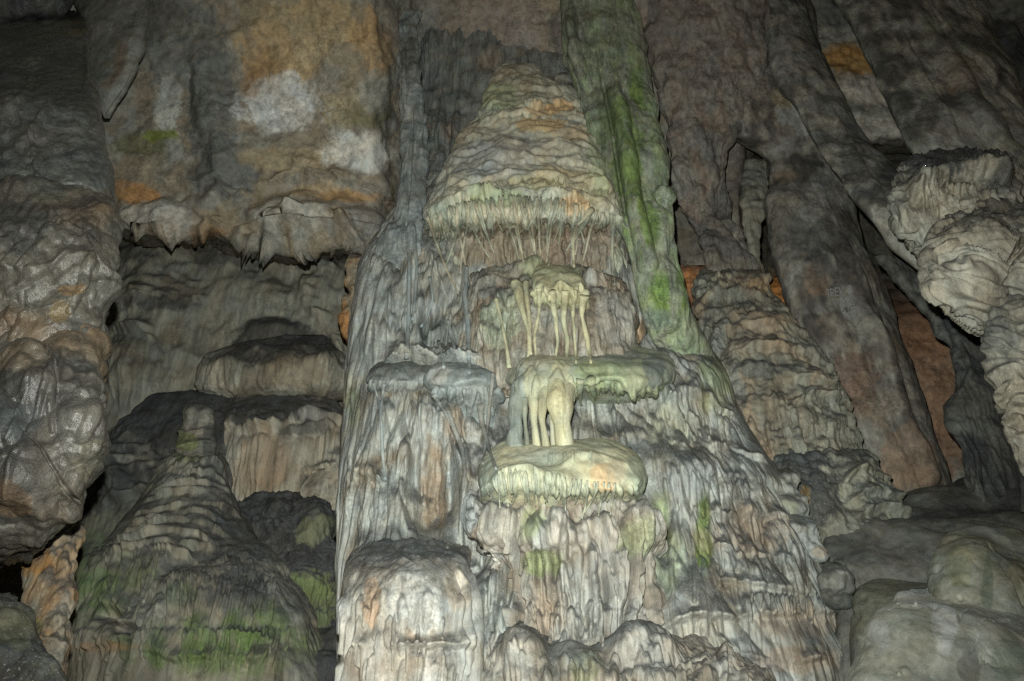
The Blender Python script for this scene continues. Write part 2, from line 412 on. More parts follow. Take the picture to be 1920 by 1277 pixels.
def tube(name, pts, radii, mat, colr, parent=None, seg=9, lift=0.5, seed=0, depth=None, wob=.12):
    """a strand of dripstone following points (photo x, y); it hugs the surface behind it"""
    pts = np.array(pts, float).reshape(-1, 2); n = max(6, int(np.hypot(*(np.diff(pts, axis=0).T)).sum()/4))
    s = np.r_[0, np.cumsum(np.hypot(*np.diff(pts, axis=0).T))]; u = np.linspace(0, s[-1], n)
    x = np.interp(u, s, pts[:, 0]); y = np.interp(u, s, pts[:, 1])
    if n > 8:
        kx = np.array([.25, .5, .25])
        for _ in range(3):
            x[1:-1] = np.convolve(x, kx, 'valid'); y[1:-1] = np.convolve(y, kx, 'valid')
    rr = np.interp(u, np.linspace(0, s[-1], len(radii)), radii)
    if depth is None:
        t = np.array([zget(a, b) for a, b in zip(x, y)])
        bad = t > 1e8
        if bad.any(): t[bad] = np.interp(np.where(bad)[0], np.where(~bad)[0], t[~bad])
        for _ in range(4): t[1:-1] = (t[:-2]+t[1:-1]+t[2:])/3
    else: t = depth_of(y, np.interp(u, np.linspace(0, s[-1], len(np.atleast_1d(depth))), np.atleast_1d(depth)))
    rm = rr*t/F; t = t - rm*lift
    P0 = world(x, y, t); d = np.gradient(P0, axis=0); d /= np.linalg.norm(d, axis=1)[:, None]
    view = P0-CAM; view /= np.linalg.norm(view, axis=1)[:, None]
    sx = np.cross(d, view); sx /= np.linalg.norm(sx, axis=1)[:, None]; sy = np.cross(sx, d)
    a = np.linspace(0, 2*math.pi, seg, endpoint=False)
    P = P0[:, None] + (rm[:, None]*np.cos(a))[..., None]*sx[:, None] + (rm[:, None]*np.sin(a))[..., None]*sy[:, None]
    q = perlin(P[..., 0]*9+seed, P[..., 1]*9, P[..., 2]*5)
    P = P + ((P-P0[:, None])*(q*wob*3)[..., None])
    n2 = perlin(P[..., 0]*5+seed, P[..., 1]*5, P[..., 2]*2)
    Cc = C3(colr)*(1+.25*n2)[..., None]
    return mesh_grid(name, P, Cc, True, mat, parent)
def empty(name, px, py, Yd, label, cat, group=None):
    o = bpy.data.objects.new(name, None); col.objects.link(o)
    tag(o, label, cat, group); return o
T_START = time.time()

#SETTING
# ================================================================ cave wall and ceiling (the setting)
def lip_left(X):        # lower lip of the bright overhanging rock on the left
    return np.interp(X, [-1500, 150, 215, 260, 320, 350, 400, 440, 480, 540, 600, 650, 690, 720, 760, 900, 3400],
                        [430, 430, 428, 434, 432, 438, 425, 450, 462, 466, 462, 458, 470, 480, 480, 480, 480])
def wall_depth(X, Y):
    d = np.interp(Y, [-900, -200, 0, 150, 300, 430, 1900], [3.0, 6.4, 7.9, 8.7, 9.3, 9.8, 9.8])
    d = d + 1.5*sstep(690, 800, X)
    # ceiling mass over the middle is nearer
    mid = np.exp(-((X-1050)/330.0)**2)*sstep(330, 120, Y); d = d - 0.8*mid
    # the recess under the lip
    t = Y - lip_left(X) - 5*np.sin(X*.05)
    rec = sstep(-2, 42, t)*sstep(900, 700, X)
    d = d + rec*4.0
    right = sstep(1380, 1480, X)
    d = d*(1-right) + np.interp(Y, [-900, 0, 300, 1900], [6, 9.6, 10.2, 12.2])*right
    d = d + 3.2*right*sstep(250, 330, Y)*sstep(620, 480, Y) + 2.5*right*sstep(1500, 1430, X)*sstep(220, 300, Y)*sstep(620, 480, Y)
    d = d - sstep(100, -900, X)*7.5 - sstep(2000, 3000, X)*8
    return np.maximum(d, 2.6)
def rr(x0, x1, y, n, a, b, w0, w1, h, s): return fringe([x0, y, x1, y], n, a, b, w0, w1, h, s)
wall = sheet('cave_wall', -20, 1940, -20, 1300, 3.0, wall_depth, M['wall'], seed=1, sted=.62,
  pal=((.30,.25,.185),(.31,.30,.26),(.30,.24,.16)), ro=(1.3, .12), bl=(3.0, .04, 1.0), warp=14,
  bu=[(430,250,60,130,.22),(385,170,40,110,.25),(420,330,70,80,.2),(565,400,110,50,.35),(300,400,90,34,.3),(400,385,50,30,.25),(560,430,110,42,.5),(660,420,60,50,.4)],
  led=[([215,405,260,432,320,430,360,438,420,415,445,400], .28, 30, 5, 1), ([430,452,480,462,540,466,600,462,650,456,700,470],.3,34,5,1),
       ([470,360,510,345,560,322,600,330,650,338,700,362,740,385],.25,26,4,2), ([330,345,370,352,410,340,450,375,480,360],.15,18,4,2)],
  st=[([510,345,560,322,600,330,640,335,690,352,735,384],2.2,2.0,-.12),([385,358,420,342,450,360,478,355,505,345],2.2,2,-.09),
      ([540,0,620,40,640,80,690,60],2,2,-.04),([450,180,470,210,540,140,600,100],1.6,1.4,-.02)],
  sta=[(330,70,120,110,SLATE,.6),(400,200,60,180,(.15,.16,.155),.85),(420,330,80,80,(.15,.16,.155),.85),(285,30,60,60,DARK,.7),
       (570,90,140,120,(.50,.38,.22),.85),(640,200,60,50,(.42,.35,.22),.7),(500,130,40,40,(.34,.25,.14),.6),(590,30,150,40,(.36,.29,.18),.6),(480,110,36,60,(.38,.25,.13),.6),(690,80,50,80,(.46,.29,.13),.7),(560,300,120,30,(.42,.33,.2),.7),(640,130,60,60,TAN,.8),
       (530,195,92,64,(.62,.62,.60),.97),(670,285,84,46,(.66,.65,.60),.97),(690,215,60,34,OLIVE,.7),
       (610,150,40,40,(.30,.28,.24),.7),(700,175,36,40,(.33,.31,.26),.8),(560,265,80,22,TAN,.8),(470,155,24,40,RUST,.5),
       (312,200,30,62,(.58,.58,.52),.95),(325,170,20,34,(.36,.36,.34),.9),(270,270,60,34,OLIVE,.8),(300,255,40,14,(.22,.25,.06),.9),(270,310,50,26,(.33,.28,.2),.8),
       (265,368,56,26,(.45,.24,.09),.85),(240,350,40,14,ORANGE,.6),(320,350,50,16,TAN,.8),(300,405,84,30,(.50,.47,.42),.9),(400,385,36,22,(.32,.31,.28),.8),
       (600,362,90,20,(.42,.32,.2),.85),(650,372,70,18,(.48,.29,.13),.7),(560,420,90,38,(.45,.44,.39),.9),(690,410,40,40,(.26,.25,.23),.8),(390,435,40,10,ORANGE,.5),
       (900,60,190,120,(.27,.225,.195),.8),(1060,60,40,80,DARK,.8),(1180,60,160,90,(.27,.225,.195),.7),(790,200,30,200,SLATE,.7),(860,160,70,50,BROWN,.6),
       (1330,130,110,150,PINK,.7),(800,10,90,40,GREY,.5),
       (1560,22,90,34,(.20,.20,.19),.9),(1560,64,120,16,(.40,.38,.33),.9),(1605,112,90,40,(.55,.32,.12),.98),(1640,170,90,34,(.55,.49,.42),.95),
       (1660,235,90,32,(.52,.49,.43),.95),(1650,20,60,60,(.3,.26,.16),.5),
       (1715,600,110,130,(.30,.16,.09),.9),(1760,780,110,150,(.33,.20,.13),.9),(1470,570,60,60,ORANGE,.9),(1290,540,30,50,ORANGE,.8),(1680,540,60,40,DARK,.6),  # orange beside the tiered stalagmite puts a warm glow into the wall colour
       (1290,420,50,90,DARK,.6),(1400,340,60,80,(.16,.14,.12),.8),(1650,420,60,110,DARK,.7),(640,560,60,120,(.22,.2,.17),.5)])
tag(wall, kind='structure')

# ---- floor
def floor_mesh():
    xs = np.linspace(-40, 40, 160); ys = np.linspace(-25, 40, 140); X, Y = np.meshgrid(xs, ys)
    Z = .18*fbm(X*.5, Y*.5, 0*X, 4) - .05
    P = np.stack([X, Y, Z], -1); k = sstep(-.4, .4, fbm(X*.8, Y*.8, 0*X+3, 3))[..., None]
    return mesh_grid('cave_floor', P, C3(BROWN)*(1-k)+C3(GREY)*k, False, M['rough'])
tag(floor_mesh(), kind='structure')

#LEFT
# ================================================================ left recess: draped wall, shelves, stalagmite
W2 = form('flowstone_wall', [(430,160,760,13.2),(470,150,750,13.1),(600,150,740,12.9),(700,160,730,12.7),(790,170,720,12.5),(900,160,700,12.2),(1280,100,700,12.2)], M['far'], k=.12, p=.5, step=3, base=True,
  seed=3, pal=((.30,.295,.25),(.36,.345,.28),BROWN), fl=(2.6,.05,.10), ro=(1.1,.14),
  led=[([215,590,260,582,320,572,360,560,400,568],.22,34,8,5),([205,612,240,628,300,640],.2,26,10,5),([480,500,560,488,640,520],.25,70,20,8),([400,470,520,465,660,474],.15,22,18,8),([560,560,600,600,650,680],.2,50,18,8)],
  bu=[(290,540,90,70,.25),(470,560,90,60,.2),(600,560,60,80,.25),(510,630,80,36,.3),(250,680,60,110,.25)],
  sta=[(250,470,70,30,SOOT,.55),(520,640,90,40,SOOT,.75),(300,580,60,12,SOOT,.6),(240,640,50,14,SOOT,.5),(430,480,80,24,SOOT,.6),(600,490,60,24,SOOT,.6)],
  st=fringe([205,630,250,640,330,650],10,60,130,5,3,.035,5))
tag(W2,'dim grey draped flowstone wall in the deep recess below the overhanging rock at left','flowstone wall')
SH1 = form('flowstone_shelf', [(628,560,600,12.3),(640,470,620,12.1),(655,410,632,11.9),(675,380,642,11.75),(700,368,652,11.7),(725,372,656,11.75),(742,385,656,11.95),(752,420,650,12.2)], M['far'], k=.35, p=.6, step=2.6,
  seed=4, pal=((.28,.27,.22),(.38,.35,.28),BROWN), fl=(4.5,.05,.07), ro=(2,.05), bu=[(540,690,60,40,.12),(610,700,50,50,.15),(430,700,50,40,.1)],
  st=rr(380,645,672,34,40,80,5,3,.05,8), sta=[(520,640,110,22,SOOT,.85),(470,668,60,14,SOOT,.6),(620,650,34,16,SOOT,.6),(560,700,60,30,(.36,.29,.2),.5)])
tag(SH1,'grey fluted flowstone shelf midway up the left recess, with a sooty rounded top','rock shelf')
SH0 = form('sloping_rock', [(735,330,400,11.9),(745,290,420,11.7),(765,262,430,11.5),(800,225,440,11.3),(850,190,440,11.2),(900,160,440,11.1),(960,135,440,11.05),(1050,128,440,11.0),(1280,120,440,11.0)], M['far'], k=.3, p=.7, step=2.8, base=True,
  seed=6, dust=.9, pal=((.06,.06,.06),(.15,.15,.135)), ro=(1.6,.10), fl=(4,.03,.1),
  led=[([200,870,260,862,300,850],.2,30,10,4),([180,910,240,905,330,880],.2,30,10,4),([150,955,220,935,300,925],.2,30,10,4)],
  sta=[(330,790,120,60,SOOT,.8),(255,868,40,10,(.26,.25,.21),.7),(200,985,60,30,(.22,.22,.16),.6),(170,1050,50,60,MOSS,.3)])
tag(SH0,'black sooty sloping rock behind the knob of the left stalagmite','rock')
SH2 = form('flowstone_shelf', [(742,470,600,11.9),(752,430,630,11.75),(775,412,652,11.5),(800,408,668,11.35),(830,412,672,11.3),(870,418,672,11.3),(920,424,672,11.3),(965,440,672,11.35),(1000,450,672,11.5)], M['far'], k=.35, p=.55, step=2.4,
  seed=5, pal=((.27,.235,.18),(.40,.37,.30),(.38,.34,.27)), fl=(5,.055,.06), ro=(1.6,.06),
  led=[([415,800,450,806,520,800,560,812,640,800],.22,26,9,4),([520,805,570,785,620,790,650,800],.15,16,8,4),([560,935,600,900,650,870],.25,26,8,4)],
  st=rr(418,520,815,22,80,150,4.5,3,.06,9)+rr(520,660,815,26,50,130,4.5,3,.05,10)+[([540,960,570,930,600,900,650,880],10,9,.12)],
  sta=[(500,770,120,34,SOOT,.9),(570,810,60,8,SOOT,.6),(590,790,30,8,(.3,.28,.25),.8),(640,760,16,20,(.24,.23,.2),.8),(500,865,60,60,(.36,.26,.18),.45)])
tag(SH2,'brown and grey pleated flowstone curtain under a black ledge, right of the left stalagmite','flowstone curtain')

ls = empty('stalagmite',0,0,0,'dark tiered stalagmite in the left recess, small knob on top, green moss below','stalagmite')
LT = []
for i,(y,a,b,h) in enumerate([(868,305,425,.10),(888,290,430,.10),(908,275,440,.12),(928,262,445,.12),(950,248,455,.13),(968,236,430,.12),(985,222,440,.13),(1003,205,420,.12),(1022,200,430,.12),(1042,190,400,.12)]):
    m = (a+b)/2
    LT.append(([a, y+22, a+(m-a)*.5, y+4+4*(i%3), m, y-4, b-(b-m)*.45, y+2-5*(i%2), b, y+24], h*.75, 9, 4, 5))
form('body', [(848,330,412,10.2),(862,312,418,10.1),(885,292,424,10.0),(920,268,436,9.9),(960,240,452,9.75),(1000,205,480,9.55),(1050,165,520,9.35),(1100,145,560,9.2),(1160,128,590,9.1),(1280,118,615,9.05)], M['far'], ls, k=.75, step=2.0, base=True,
  seed=7, sted=.45, streak=((.24,.215,.165),.6), pal=((.19,.185,.15),(.29,.275,.225),BROWN), fl=(5,.03,.06), ro=(2,.05), led=LT+[([190,1160,260,1178,330,1168,400,1190,520,1205],.08,26,8,6),([150,1215,250,1205,330,1240,520,1236],.07,22,8,6)],
  st=rr(140,330,1020,22,100,190,5,4,.05,12)+rr(300,520,1080,26,60,140,6,3,.06,13)+rr(150,540,1180,44,40,90,6,3,.07,14),
  bu=[(205,1155,26,20,-.25),(240,1180,26,14,-.25)],
  sta=[(345,855,26,18,(.20,.24,.06),.9),(170,1050,46,80,(.12,.17,.08),.65),(150,1120,40,80,(.12,.16,.07),.6),(260,1075,50,46,(.14,.18,.08),.55),(370,1195,40,70,(.09,.15,.045),.75),(440,1190,40,60,(.10,.17,.04),.7),(300,1220,30,60,(.09,.14,.05),.65),(240,1215,26,50,(.10,.14,.06),.6),(340,1120,40,30,(.12,.16,.07),.5),(500,1170,70,60,(.11,.17,.05),.7),(560,1210,50,50,(.12,.17,.06),.65),(200,1120,60,60,(.12,.18,.06),.6),(420,1240,160,40,(.10,.16,.045),.6),
       (440,1010,70,130,(.035,.036,.038),.9),(470,1100,50,60,(.05,.052,.05),.7),(400,880,26,50,SOOT,.6),(235,1180,34,12,SOOT,.7),(200,1215,90,12,RUST,.5),(210,1160,40,22,(.34,.30,.26),.6)])
form('knob', [(757,362,378,10.15),(761,350,392,10.12),(772,343,400,10.1),(790,342,402,10.1),(806,345,402,10.1),(814,338,400,10.1),(826,333,406,10.1),(840,331,410,10.1),(856,332,412,10.1)], M['far'], ls, k=.9, step=2,
  seed=8, pal=((.26,.24,.2),(.21,.2,.16)), ro=(5,.035), led=[([330,812,360,808,405,814],.06,6,3,1),([330,838,360,832,410,842],.06,6,3,1)], sta=[(352,828,24,20,(.22,.25,.10),.7),(395,830,16,40,SOOT,.7)])
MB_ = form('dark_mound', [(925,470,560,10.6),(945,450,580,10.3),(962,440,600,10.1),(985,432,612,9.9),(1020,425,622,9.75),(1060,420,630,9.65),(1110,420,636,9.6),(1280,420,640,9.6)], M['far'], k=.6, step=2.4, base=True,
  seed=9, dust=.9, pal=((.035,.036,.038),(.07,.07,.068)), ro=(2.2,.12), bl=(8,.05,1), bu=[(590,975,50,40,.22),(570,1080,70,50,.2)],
  sta=[(580,1000,40,24,(.18,.19,.12),.8),(500,1070,20,30,(.2,.2,.15),.6),(590,1130,50,60,(.17,.19,.09),.7),(560,1110,60,20,(.16,.2,.08),.7)],
  st=rr(525,630,1100,16,50,100,5,3,.05,15))
tag(MB_,'black lumpy rock mound between the left stalagmite and the central column','rock')
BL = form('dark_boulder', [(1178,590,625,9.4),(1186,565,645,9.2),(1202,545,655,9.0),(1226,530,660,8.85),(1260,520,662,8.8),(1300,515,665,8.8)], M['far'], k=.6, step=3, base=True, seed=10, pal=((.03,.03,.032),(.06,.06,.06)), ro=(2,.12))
tag(BL,'black rounded rock at the foot of the recess, beside the central column edge','rock')

# bottom left corner
OW = form('flowstone_pillar', [(985,80,150,6.6),(1010,60,150,6.5),(1040,52,145,6.4),(1100,45,138,6.3),(1160,40,130,6.2),(1290,10,125,6.1)], M['flow'], k=.7, step=2.4, base=True,
  seed=11, pal=(RUST,TAN,(.30,.2,.11)), fl=(7,.03,.08), ro=(3,.05), led=[([20,1210,60,1200,130,1215],.1,20,6,3)], sta=[(70,1050,40,40,(.30,.15,.04),.8),(35,1190,50,60,(.20,.19,.05),.8),(120,1170,22,60,(.3,.27,.22),.6),(75,1250,70,50,DARK,.5)])
tag(OW,'rusty orange flowstone pillar at the lower left, under the wet foreground column','flowstone pillar')
LR = form('rock_ledge', [(1122,-90,10,5.4),(1150,-120,44,5.2),(1190,-140,76,5.05),(1240,-150,104,4.95),(1300,-160,124,4.9)], M['flow'], k=.5, step=3, base=True, seed=12, pal=((.12,.11,.045),(.055,.05,.04)), ro=(2,.08),fl=(5,.03,.3), sta=[(30,1190,40,40,(.19,.18,.05),.7)])
tag(LR,'dark olive rock ledge in the bottom left corner','rock')

#CENTRE
# ================================================================ the great central column
cc = empty('flowstone_column',0,0,0,'huge pale grey flowstone column in the middle, with a tiered dome and hanging drip strands','flowstone column')
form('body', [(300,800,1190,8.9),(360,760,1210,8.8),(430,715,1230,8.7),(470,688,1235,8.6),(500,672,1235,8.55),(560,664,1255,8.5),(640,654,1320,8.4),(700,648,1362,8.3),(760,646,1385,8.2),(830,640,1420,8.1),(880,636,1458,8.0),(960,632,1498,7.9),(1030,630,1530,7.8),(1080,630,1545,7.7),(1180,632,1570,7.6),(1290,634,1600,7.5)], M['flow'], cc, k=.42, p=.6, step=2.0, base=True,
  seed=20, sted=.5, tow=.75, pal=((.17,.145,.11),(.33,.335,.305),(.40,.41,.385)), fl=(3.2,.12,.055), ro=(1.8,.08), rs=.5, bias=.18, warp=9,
  led=[([690,700,720,690,760,682,820,690,880,700,930,690],.26,34,9,4),([640,905,680,893,720,905],.14,30,9,4),([1240,760,1290,750,1340,775,1385,790],.14,24,8,4),([1320,850,1370,842,1440,868],.12,22,8,3),
       ([1300,900,1380,898,1440,905,1475,925],.09,24,8,1.5),([1320,968,1400,965,1450,970,1500,985],.10,24,8,1.5),([1330,1030,1420,1040,1500,1050,1540,1060],.07,26,8,2),([1340,1085,1420,1100,1500,1110,1560,1120],.11,26,8,1.5),
       ([1230,1185,1300,1165,1400,1160,1480,1150,1600,1150],.10,26,8,1.5),([1330,1190,1400,1230,1500,1240,1600,1230],.12,26,8,1.5)],
  bu=[(810,920,60,140,-.55),(735,790,60,110,.10),(800,600,28,36,-.25),(1200,600,16,44,-.4),(1290,720,90,90,.15),(1300,880,90,70,.18),(700,560,60,140,.12),(1150,760,60,60,-.2),(1000,760,140,90,-.15),(940,760,40,60,-.1),(885,1020,50,120,-.3),(1290,1130,90,90,.1)],
  st=[([770,455,768,520,766,600,762,680],5,5,.05),([772,455,780,500,790,580,785,610],4,3,.04),([835,560,850,620,862,690],4,4,.05),([800,450,820,510,840,560,836,600],5,3,.06),([870,500,866,560,876,620,880,690],7,6,.06),
      ([715,730,722,790,732,860,736,1000],6,9,.07),([770,700,766,790,750,880,742,1000],7,9,.07),([680,720,676,800,668,890],8,5,.05),([830,790,850,820,862,870,866,900],8,6,.09),([862,800,874,850,880,900],7,7,.08),
      ([790,700,800,760,836,790],5,4,.05),([900,720,905,790,915,860],9,7,.06),([950,1000,900,1080,895,1180,893,1270],14,10,.10),
      ([1232,700,1245,800,1250,900],9,5,.06),([1260,960,1258,1060,1262,1150],9,5,.08),([1300,940,1305,1040,1300,1140],9,6,.08),([1205,960,1215,1060,1230,1160],9,6,.08),([1330,960,1338,1060,1350,1100],8,5,.07)]
     +ropes(645,1180,700,1240,110,60,200,6,15,.09,91)+ropes(1180,1420,700,1250,50,50,160,7,16,.05,92)+ropes(1330,1560,990,1060,26,50,90,6,12,.06,93)+ropes(660,900,480,640,26,80,200,6,16,.05,94)+rr(1240,1400,905,12,40,80,7,4,.08,22)+rr(1390,1560,1120,20,20,60,6,3,.10,23)+rr(640,880,720,24,70,150,6,3,.05,24)+rr(640,720,905,10,60,160,6,4,.05,25)+rr(1240,1370,780,10,30,80,7,4,.07,26),
  dust=.8, sta=[(860,240,80,220,SLATE,.85),(700,580,70,150,(.30,.32,.31),.8),(820,640,60,60,SLATE,.7),(770,700,110,16,SLATE,.8),(812,900,36,115,(.30,.22,.145),.8),(850,800,26,40,(.29,.21,.14),.6),
       (1200,610,18,40,PEACH,.5),(1280,640,70,34,SLATE,.5),(1340,700,40,100,LMOSS,.6),(1250,820,60,80,(.36,.38,.30),.6),(1230,1060,70,90,LMOSS,.5),(1320,1010,20,84,(.15,.22,.05),.97),(1240,980,26,60,LMOSS,.8),
       (1290,900,60,50,(.28,.29,.28),.7),(1420,900,110,30,DARK,.5),(1460,1060,110,20,DARK,.5),(1440,1130,120,18,DARK,.5),(1400,1000,120,60,(.28,.22,.17),.6),(1500,1170,110,40,(.36,.28,.21),.6),(1480,1240,120,30,(.27,.2,.15),.6),
       (720,1010,70,24,SOOT,.6),(1180,850,60,40,SLATE,.7),(660,760,18,60,LMOSS,.4),(1320,1200,60,60,(.36,.33,.27),.6)])

# shaft that carries the dome up to the ceiling (striated recess left of the dome)
form('rear_shaft', [(-60,790,1150,9.2),(60,790,1150,9.5),(150,790,1150,9.5),(300,775,1200,9.2),(420,740,1210,9.0),(520,720,1220,8.9)], M['flow'], cc, k=.35, p=.6, step=2.8, seed=30, pal=((.13,.14,.14),(.2,.21,.2),(.24,.2,.16)), fl=(5,.06,.06), ro=(2,.06),
  st=[([830,150,828,300,800,440],9,8,.1),([860,180,850,300,830,380],10,7,.1)])

DT = [([895,170,930,161,965,158,1010,168,1040,180,1075,174],.05,10,3,2), ([898,203,930,196,975,199,1020,202,1060,194,1095,200,1116,208],.09,16,5,3),
      ([888,236,930,228,965,224,1010,218,1050,220,1090,228,1124,250],.10,14,5,3),
      ([868,266,900,258,950,254,1000,250,1060,252,1110,264,1128,278],.04,12,8,2), ([860,290,900,281,960,276,1020,272,1080,280,1130,298],.04,14,5,3),
      ([835,330,870,314,920,304,970,297,1010,294,1060,300,1110,312,1150,337],.10,30,6,4), ([824,362,860,348,900,340,950,336,1000,330,1050,335,1100,346,1160,376],.08,18,6,4),
      ([796,425,815,398,850,380,890,373,950,365,1000,368,1050,372,1100,381,1140,392,1170,425],.13,24,8,6)]
form('dome', [(118,952,986,9.0),(122,938,1000,8.88),(131,929,1012,8.78),(148,920,1026,8.7),(162,913,1052,8.66),(176,907,1084,8.6),(192,905,1100,8.52),(208,897,1112,8.48),(222,890,1117,8.42),(240,876,1123,8.34),(254,864,1127,8.28),(268,855,1131,8.2),(285,846,1135,8.08),(305,837,1141,7.96),(330,825,1147,7.86),(350,814,1152,7.76),(370,806,1152,7.68),(392,794,1160,7.62),(408,794,1164,7.7),(424,804,1166,7.95),(444,820,1168,8.2),(490,838,1172,8.35),(530,852,1180,8.5),(580,860,1190,8.6)], M['smooth'], cc, k=.62, p=.8, step=1.8,
  seed=21, pal=((.42,.415,.34),(.52,.49,.38),(.42,.43,.39)), dust=.12, ro=(2.2,.05), bl=(5,.03,1.2), led=DT, warp=5,
  stc=(.40,.41,.32), st=fringe([800,412,850,386,950,368,1050,374,1165,415],50,24,84,5,2.0,.06,31,.16)+ropes(815,1165,385,500,120,30,110,4,12,.10,36)+fringe([840,362,950,344,1050,344,1150,380],26,6,18,4.5,2,.04,32)+fringe([900,206,1000,205,1110,210],14,8,18,4,2,.04,34)+fringe([895,238,1000,226,1120,248],10,6,14,4,2,.03,35)
     +[([795,440,800,480,815,520,840,540],6,4,.06)],
  sta=[(970,150,50,30,(.38,.34,.25),.7),(940,185,40,30,(.34,.38,.22),.6),(1050,205,30,14,PEACH,.8),(1015,238,54,14,(.60,.44,.24),.85),(1010,215,34,12,(.58,.42,.24),.7),(1075,260,40,20,(.55,.43,.27),.6),
       (960,275,70,22,(.36,.36,.34),.6),(890,300,60,40,(.34,.36,.36),.6),(1060,340,70,26,(.52,.44,.28),.7),(1000,350,60,16,(.50,.46,.28),.7),(930,300,80,20,(.38,.38,.35),.6),(1110,375,40,26,(.46,.42,.28),.7),(1075,390,30,14,PEACH,.6),
       (850,400,50,20,(.32,.36,.29),.7),(930,375,70,14,(.35,.39,.25),.8),(1120,300,22,80,(.30,.36,.20),.5),
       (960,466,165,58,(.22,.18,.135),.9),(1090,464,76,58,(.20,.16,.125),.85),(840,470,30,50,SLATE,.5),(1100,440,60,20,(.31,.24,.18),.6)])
form('peak', [(136,1052,1060,8.9),(141,1046,1066,8.85),(152,1042,1074,8.8),(170,1036,1086,8.7),(190,1030,1100,8.6),(215,1028,1110,8.5)], M['smooth'], cc, k=.7, step=2, seed=22, pal=((.33,.33,.28),(.4,.38,.32)), ro=(4,.02), bl=(8,.03,1), led=[([1036,172,1060,168,1090,176],.05,8,3,1)])

# middle bulge with its creamy strands
form('middle_bulge', [(490,1000,1060,8.35),(497,960,1090,8.2),(509,915,1130,8.05),(528,890,1160,7.92),(555,875,1178,7.82),(600,868,1186,7.77),(640,862,1190,7.76),(680,858,1196,7.76),(710,858,1196,7.8),(740,870,1190,7.95)], M['flow'], cc, k=0.75, p=.6, step=2.0,
  seed=23, pal=((.19,.15,.11),(.33,.32,.275),(.27,.24,.19)), fl=(6,.055,.1), ro=(3,.045),
  led=[([880,560,910,532,960,530,1000,510,1040,500,1090,512,1120,530,1130,545],.12,26,7,3)],
  st=[([900,540,905,600,915,680],9,6,.06),([930,540,950,600,975,680],8,6,.05),([1130,540,1140,600,1160,680],9,8,.06)]+ropes(880,1180,540,680,40,50,120,5,12,.05,98),
  sta=[(1030,515,60,22,(.38,.40,.26),.9),(940,600,40,60,(.30,.33,.24),.7),(900,540,40,24,SLATE,.6),(1150,600,36,60,(.33,.32,.29),.6),(1150,530,40,20,(.33,.26,.19),.7)])
form('cream_cap', [(494,1018,1032,7.5),(500,1006,1054,7.35),(510,1000,1078,7.2),(526,996,1094,7.08),(545,998,1102,7.05),(560,1002,1104,7.1),(575,1008,1102,7.25)], M['smooth'], cc, k=0.8, step=1.8,
  seed=24, dust=0, pal=((.38,.39,.26),(.42,.41,.27)), ro=(4,.03), st=rr(1000,1100,548,9,20,44,6,3,.06,42), led=[([1000,552,1020,540,1035,556,1050,538,1070,556,1085,540,1102,560],.08,18,5,2)])

# upper shelf across the column
form('shelf', [(644,1090,1190,8.0),(653,1040,1225,7.88),(665,992,1248,7.72),(680,962,1262,7.55),(697,946,1266,7.42),(714,944,1262,7.38),(728,956,1244,7.46),(742,975,1215,7.65),(756,1000,1190,7.9)], M['smooth'], cc, k=0.85, p=.7, step=1.8,
  seed=25, dust=.1, pal=((.31,.33,.27),(.37,.39,.29)), ro=(3,.03), stc=(.40,.43,.27), st=rr(1060,1240,724,16,14,36,7,2.5,.06,43),
  led=[([962,716,1000,716,1040,712,1080,716,1110,712,1150,716,1190,730,1215,736,1250,710],.10,20,5,4)],
  sta=[(1120,705,56,22,(.30,.35,.19),.7),(1190,700,30,30,(.38,.40,.26),.7),(1040,672,60,14,(.34,.36,.30),.7),(1225,690,22,40,SLATE,.7),(1000,690,34,20,(.40,.40,.28),.7),(1150,665,60,12,SLATE,.5)])
form('shelf', [(660,850,890,7.9),(672,824,908,7.7),(690,806,928,7.52),(712,798,936,7.43),(730,806,938,7.42),(748,825,936,7.48),(770,850,930,7.55),(800,880,925,7.6)], M['smooth'], cc, k=1.2, p=.7, step=1.8,
  seed=26, dust=.4, pal=((.22,.25,.25),(.30,.33,.32)), ro=(3,.04), fl=(7,.02,.1), stc=(.28,.31,.31), st=rr(810,935,730,14,30,80,6,2.5,.06,44), led=[([800,716,850,722,900,716,938,724],.08,24,6,4)], sta=[(822,700,24,26,(.5,.5,.47),.7)])
form('shelf', [(662,740,790,8.0),(676,712,818,7.82),(694,692,834,7.66),(712,686,834,7.6),(724,692,825,7.65),(738,705,812,7.8)], M['flow'], cc, k=0.9, p=.7, step=2,
  seed=27, pal=((.2,.22,.22),(.27,.29,.28)), ro=(3,.04), st=rr(692,830,715,22,24,90,4.5,2,.05,45), sta=[(760,685,60,10,SLATE,.6)])

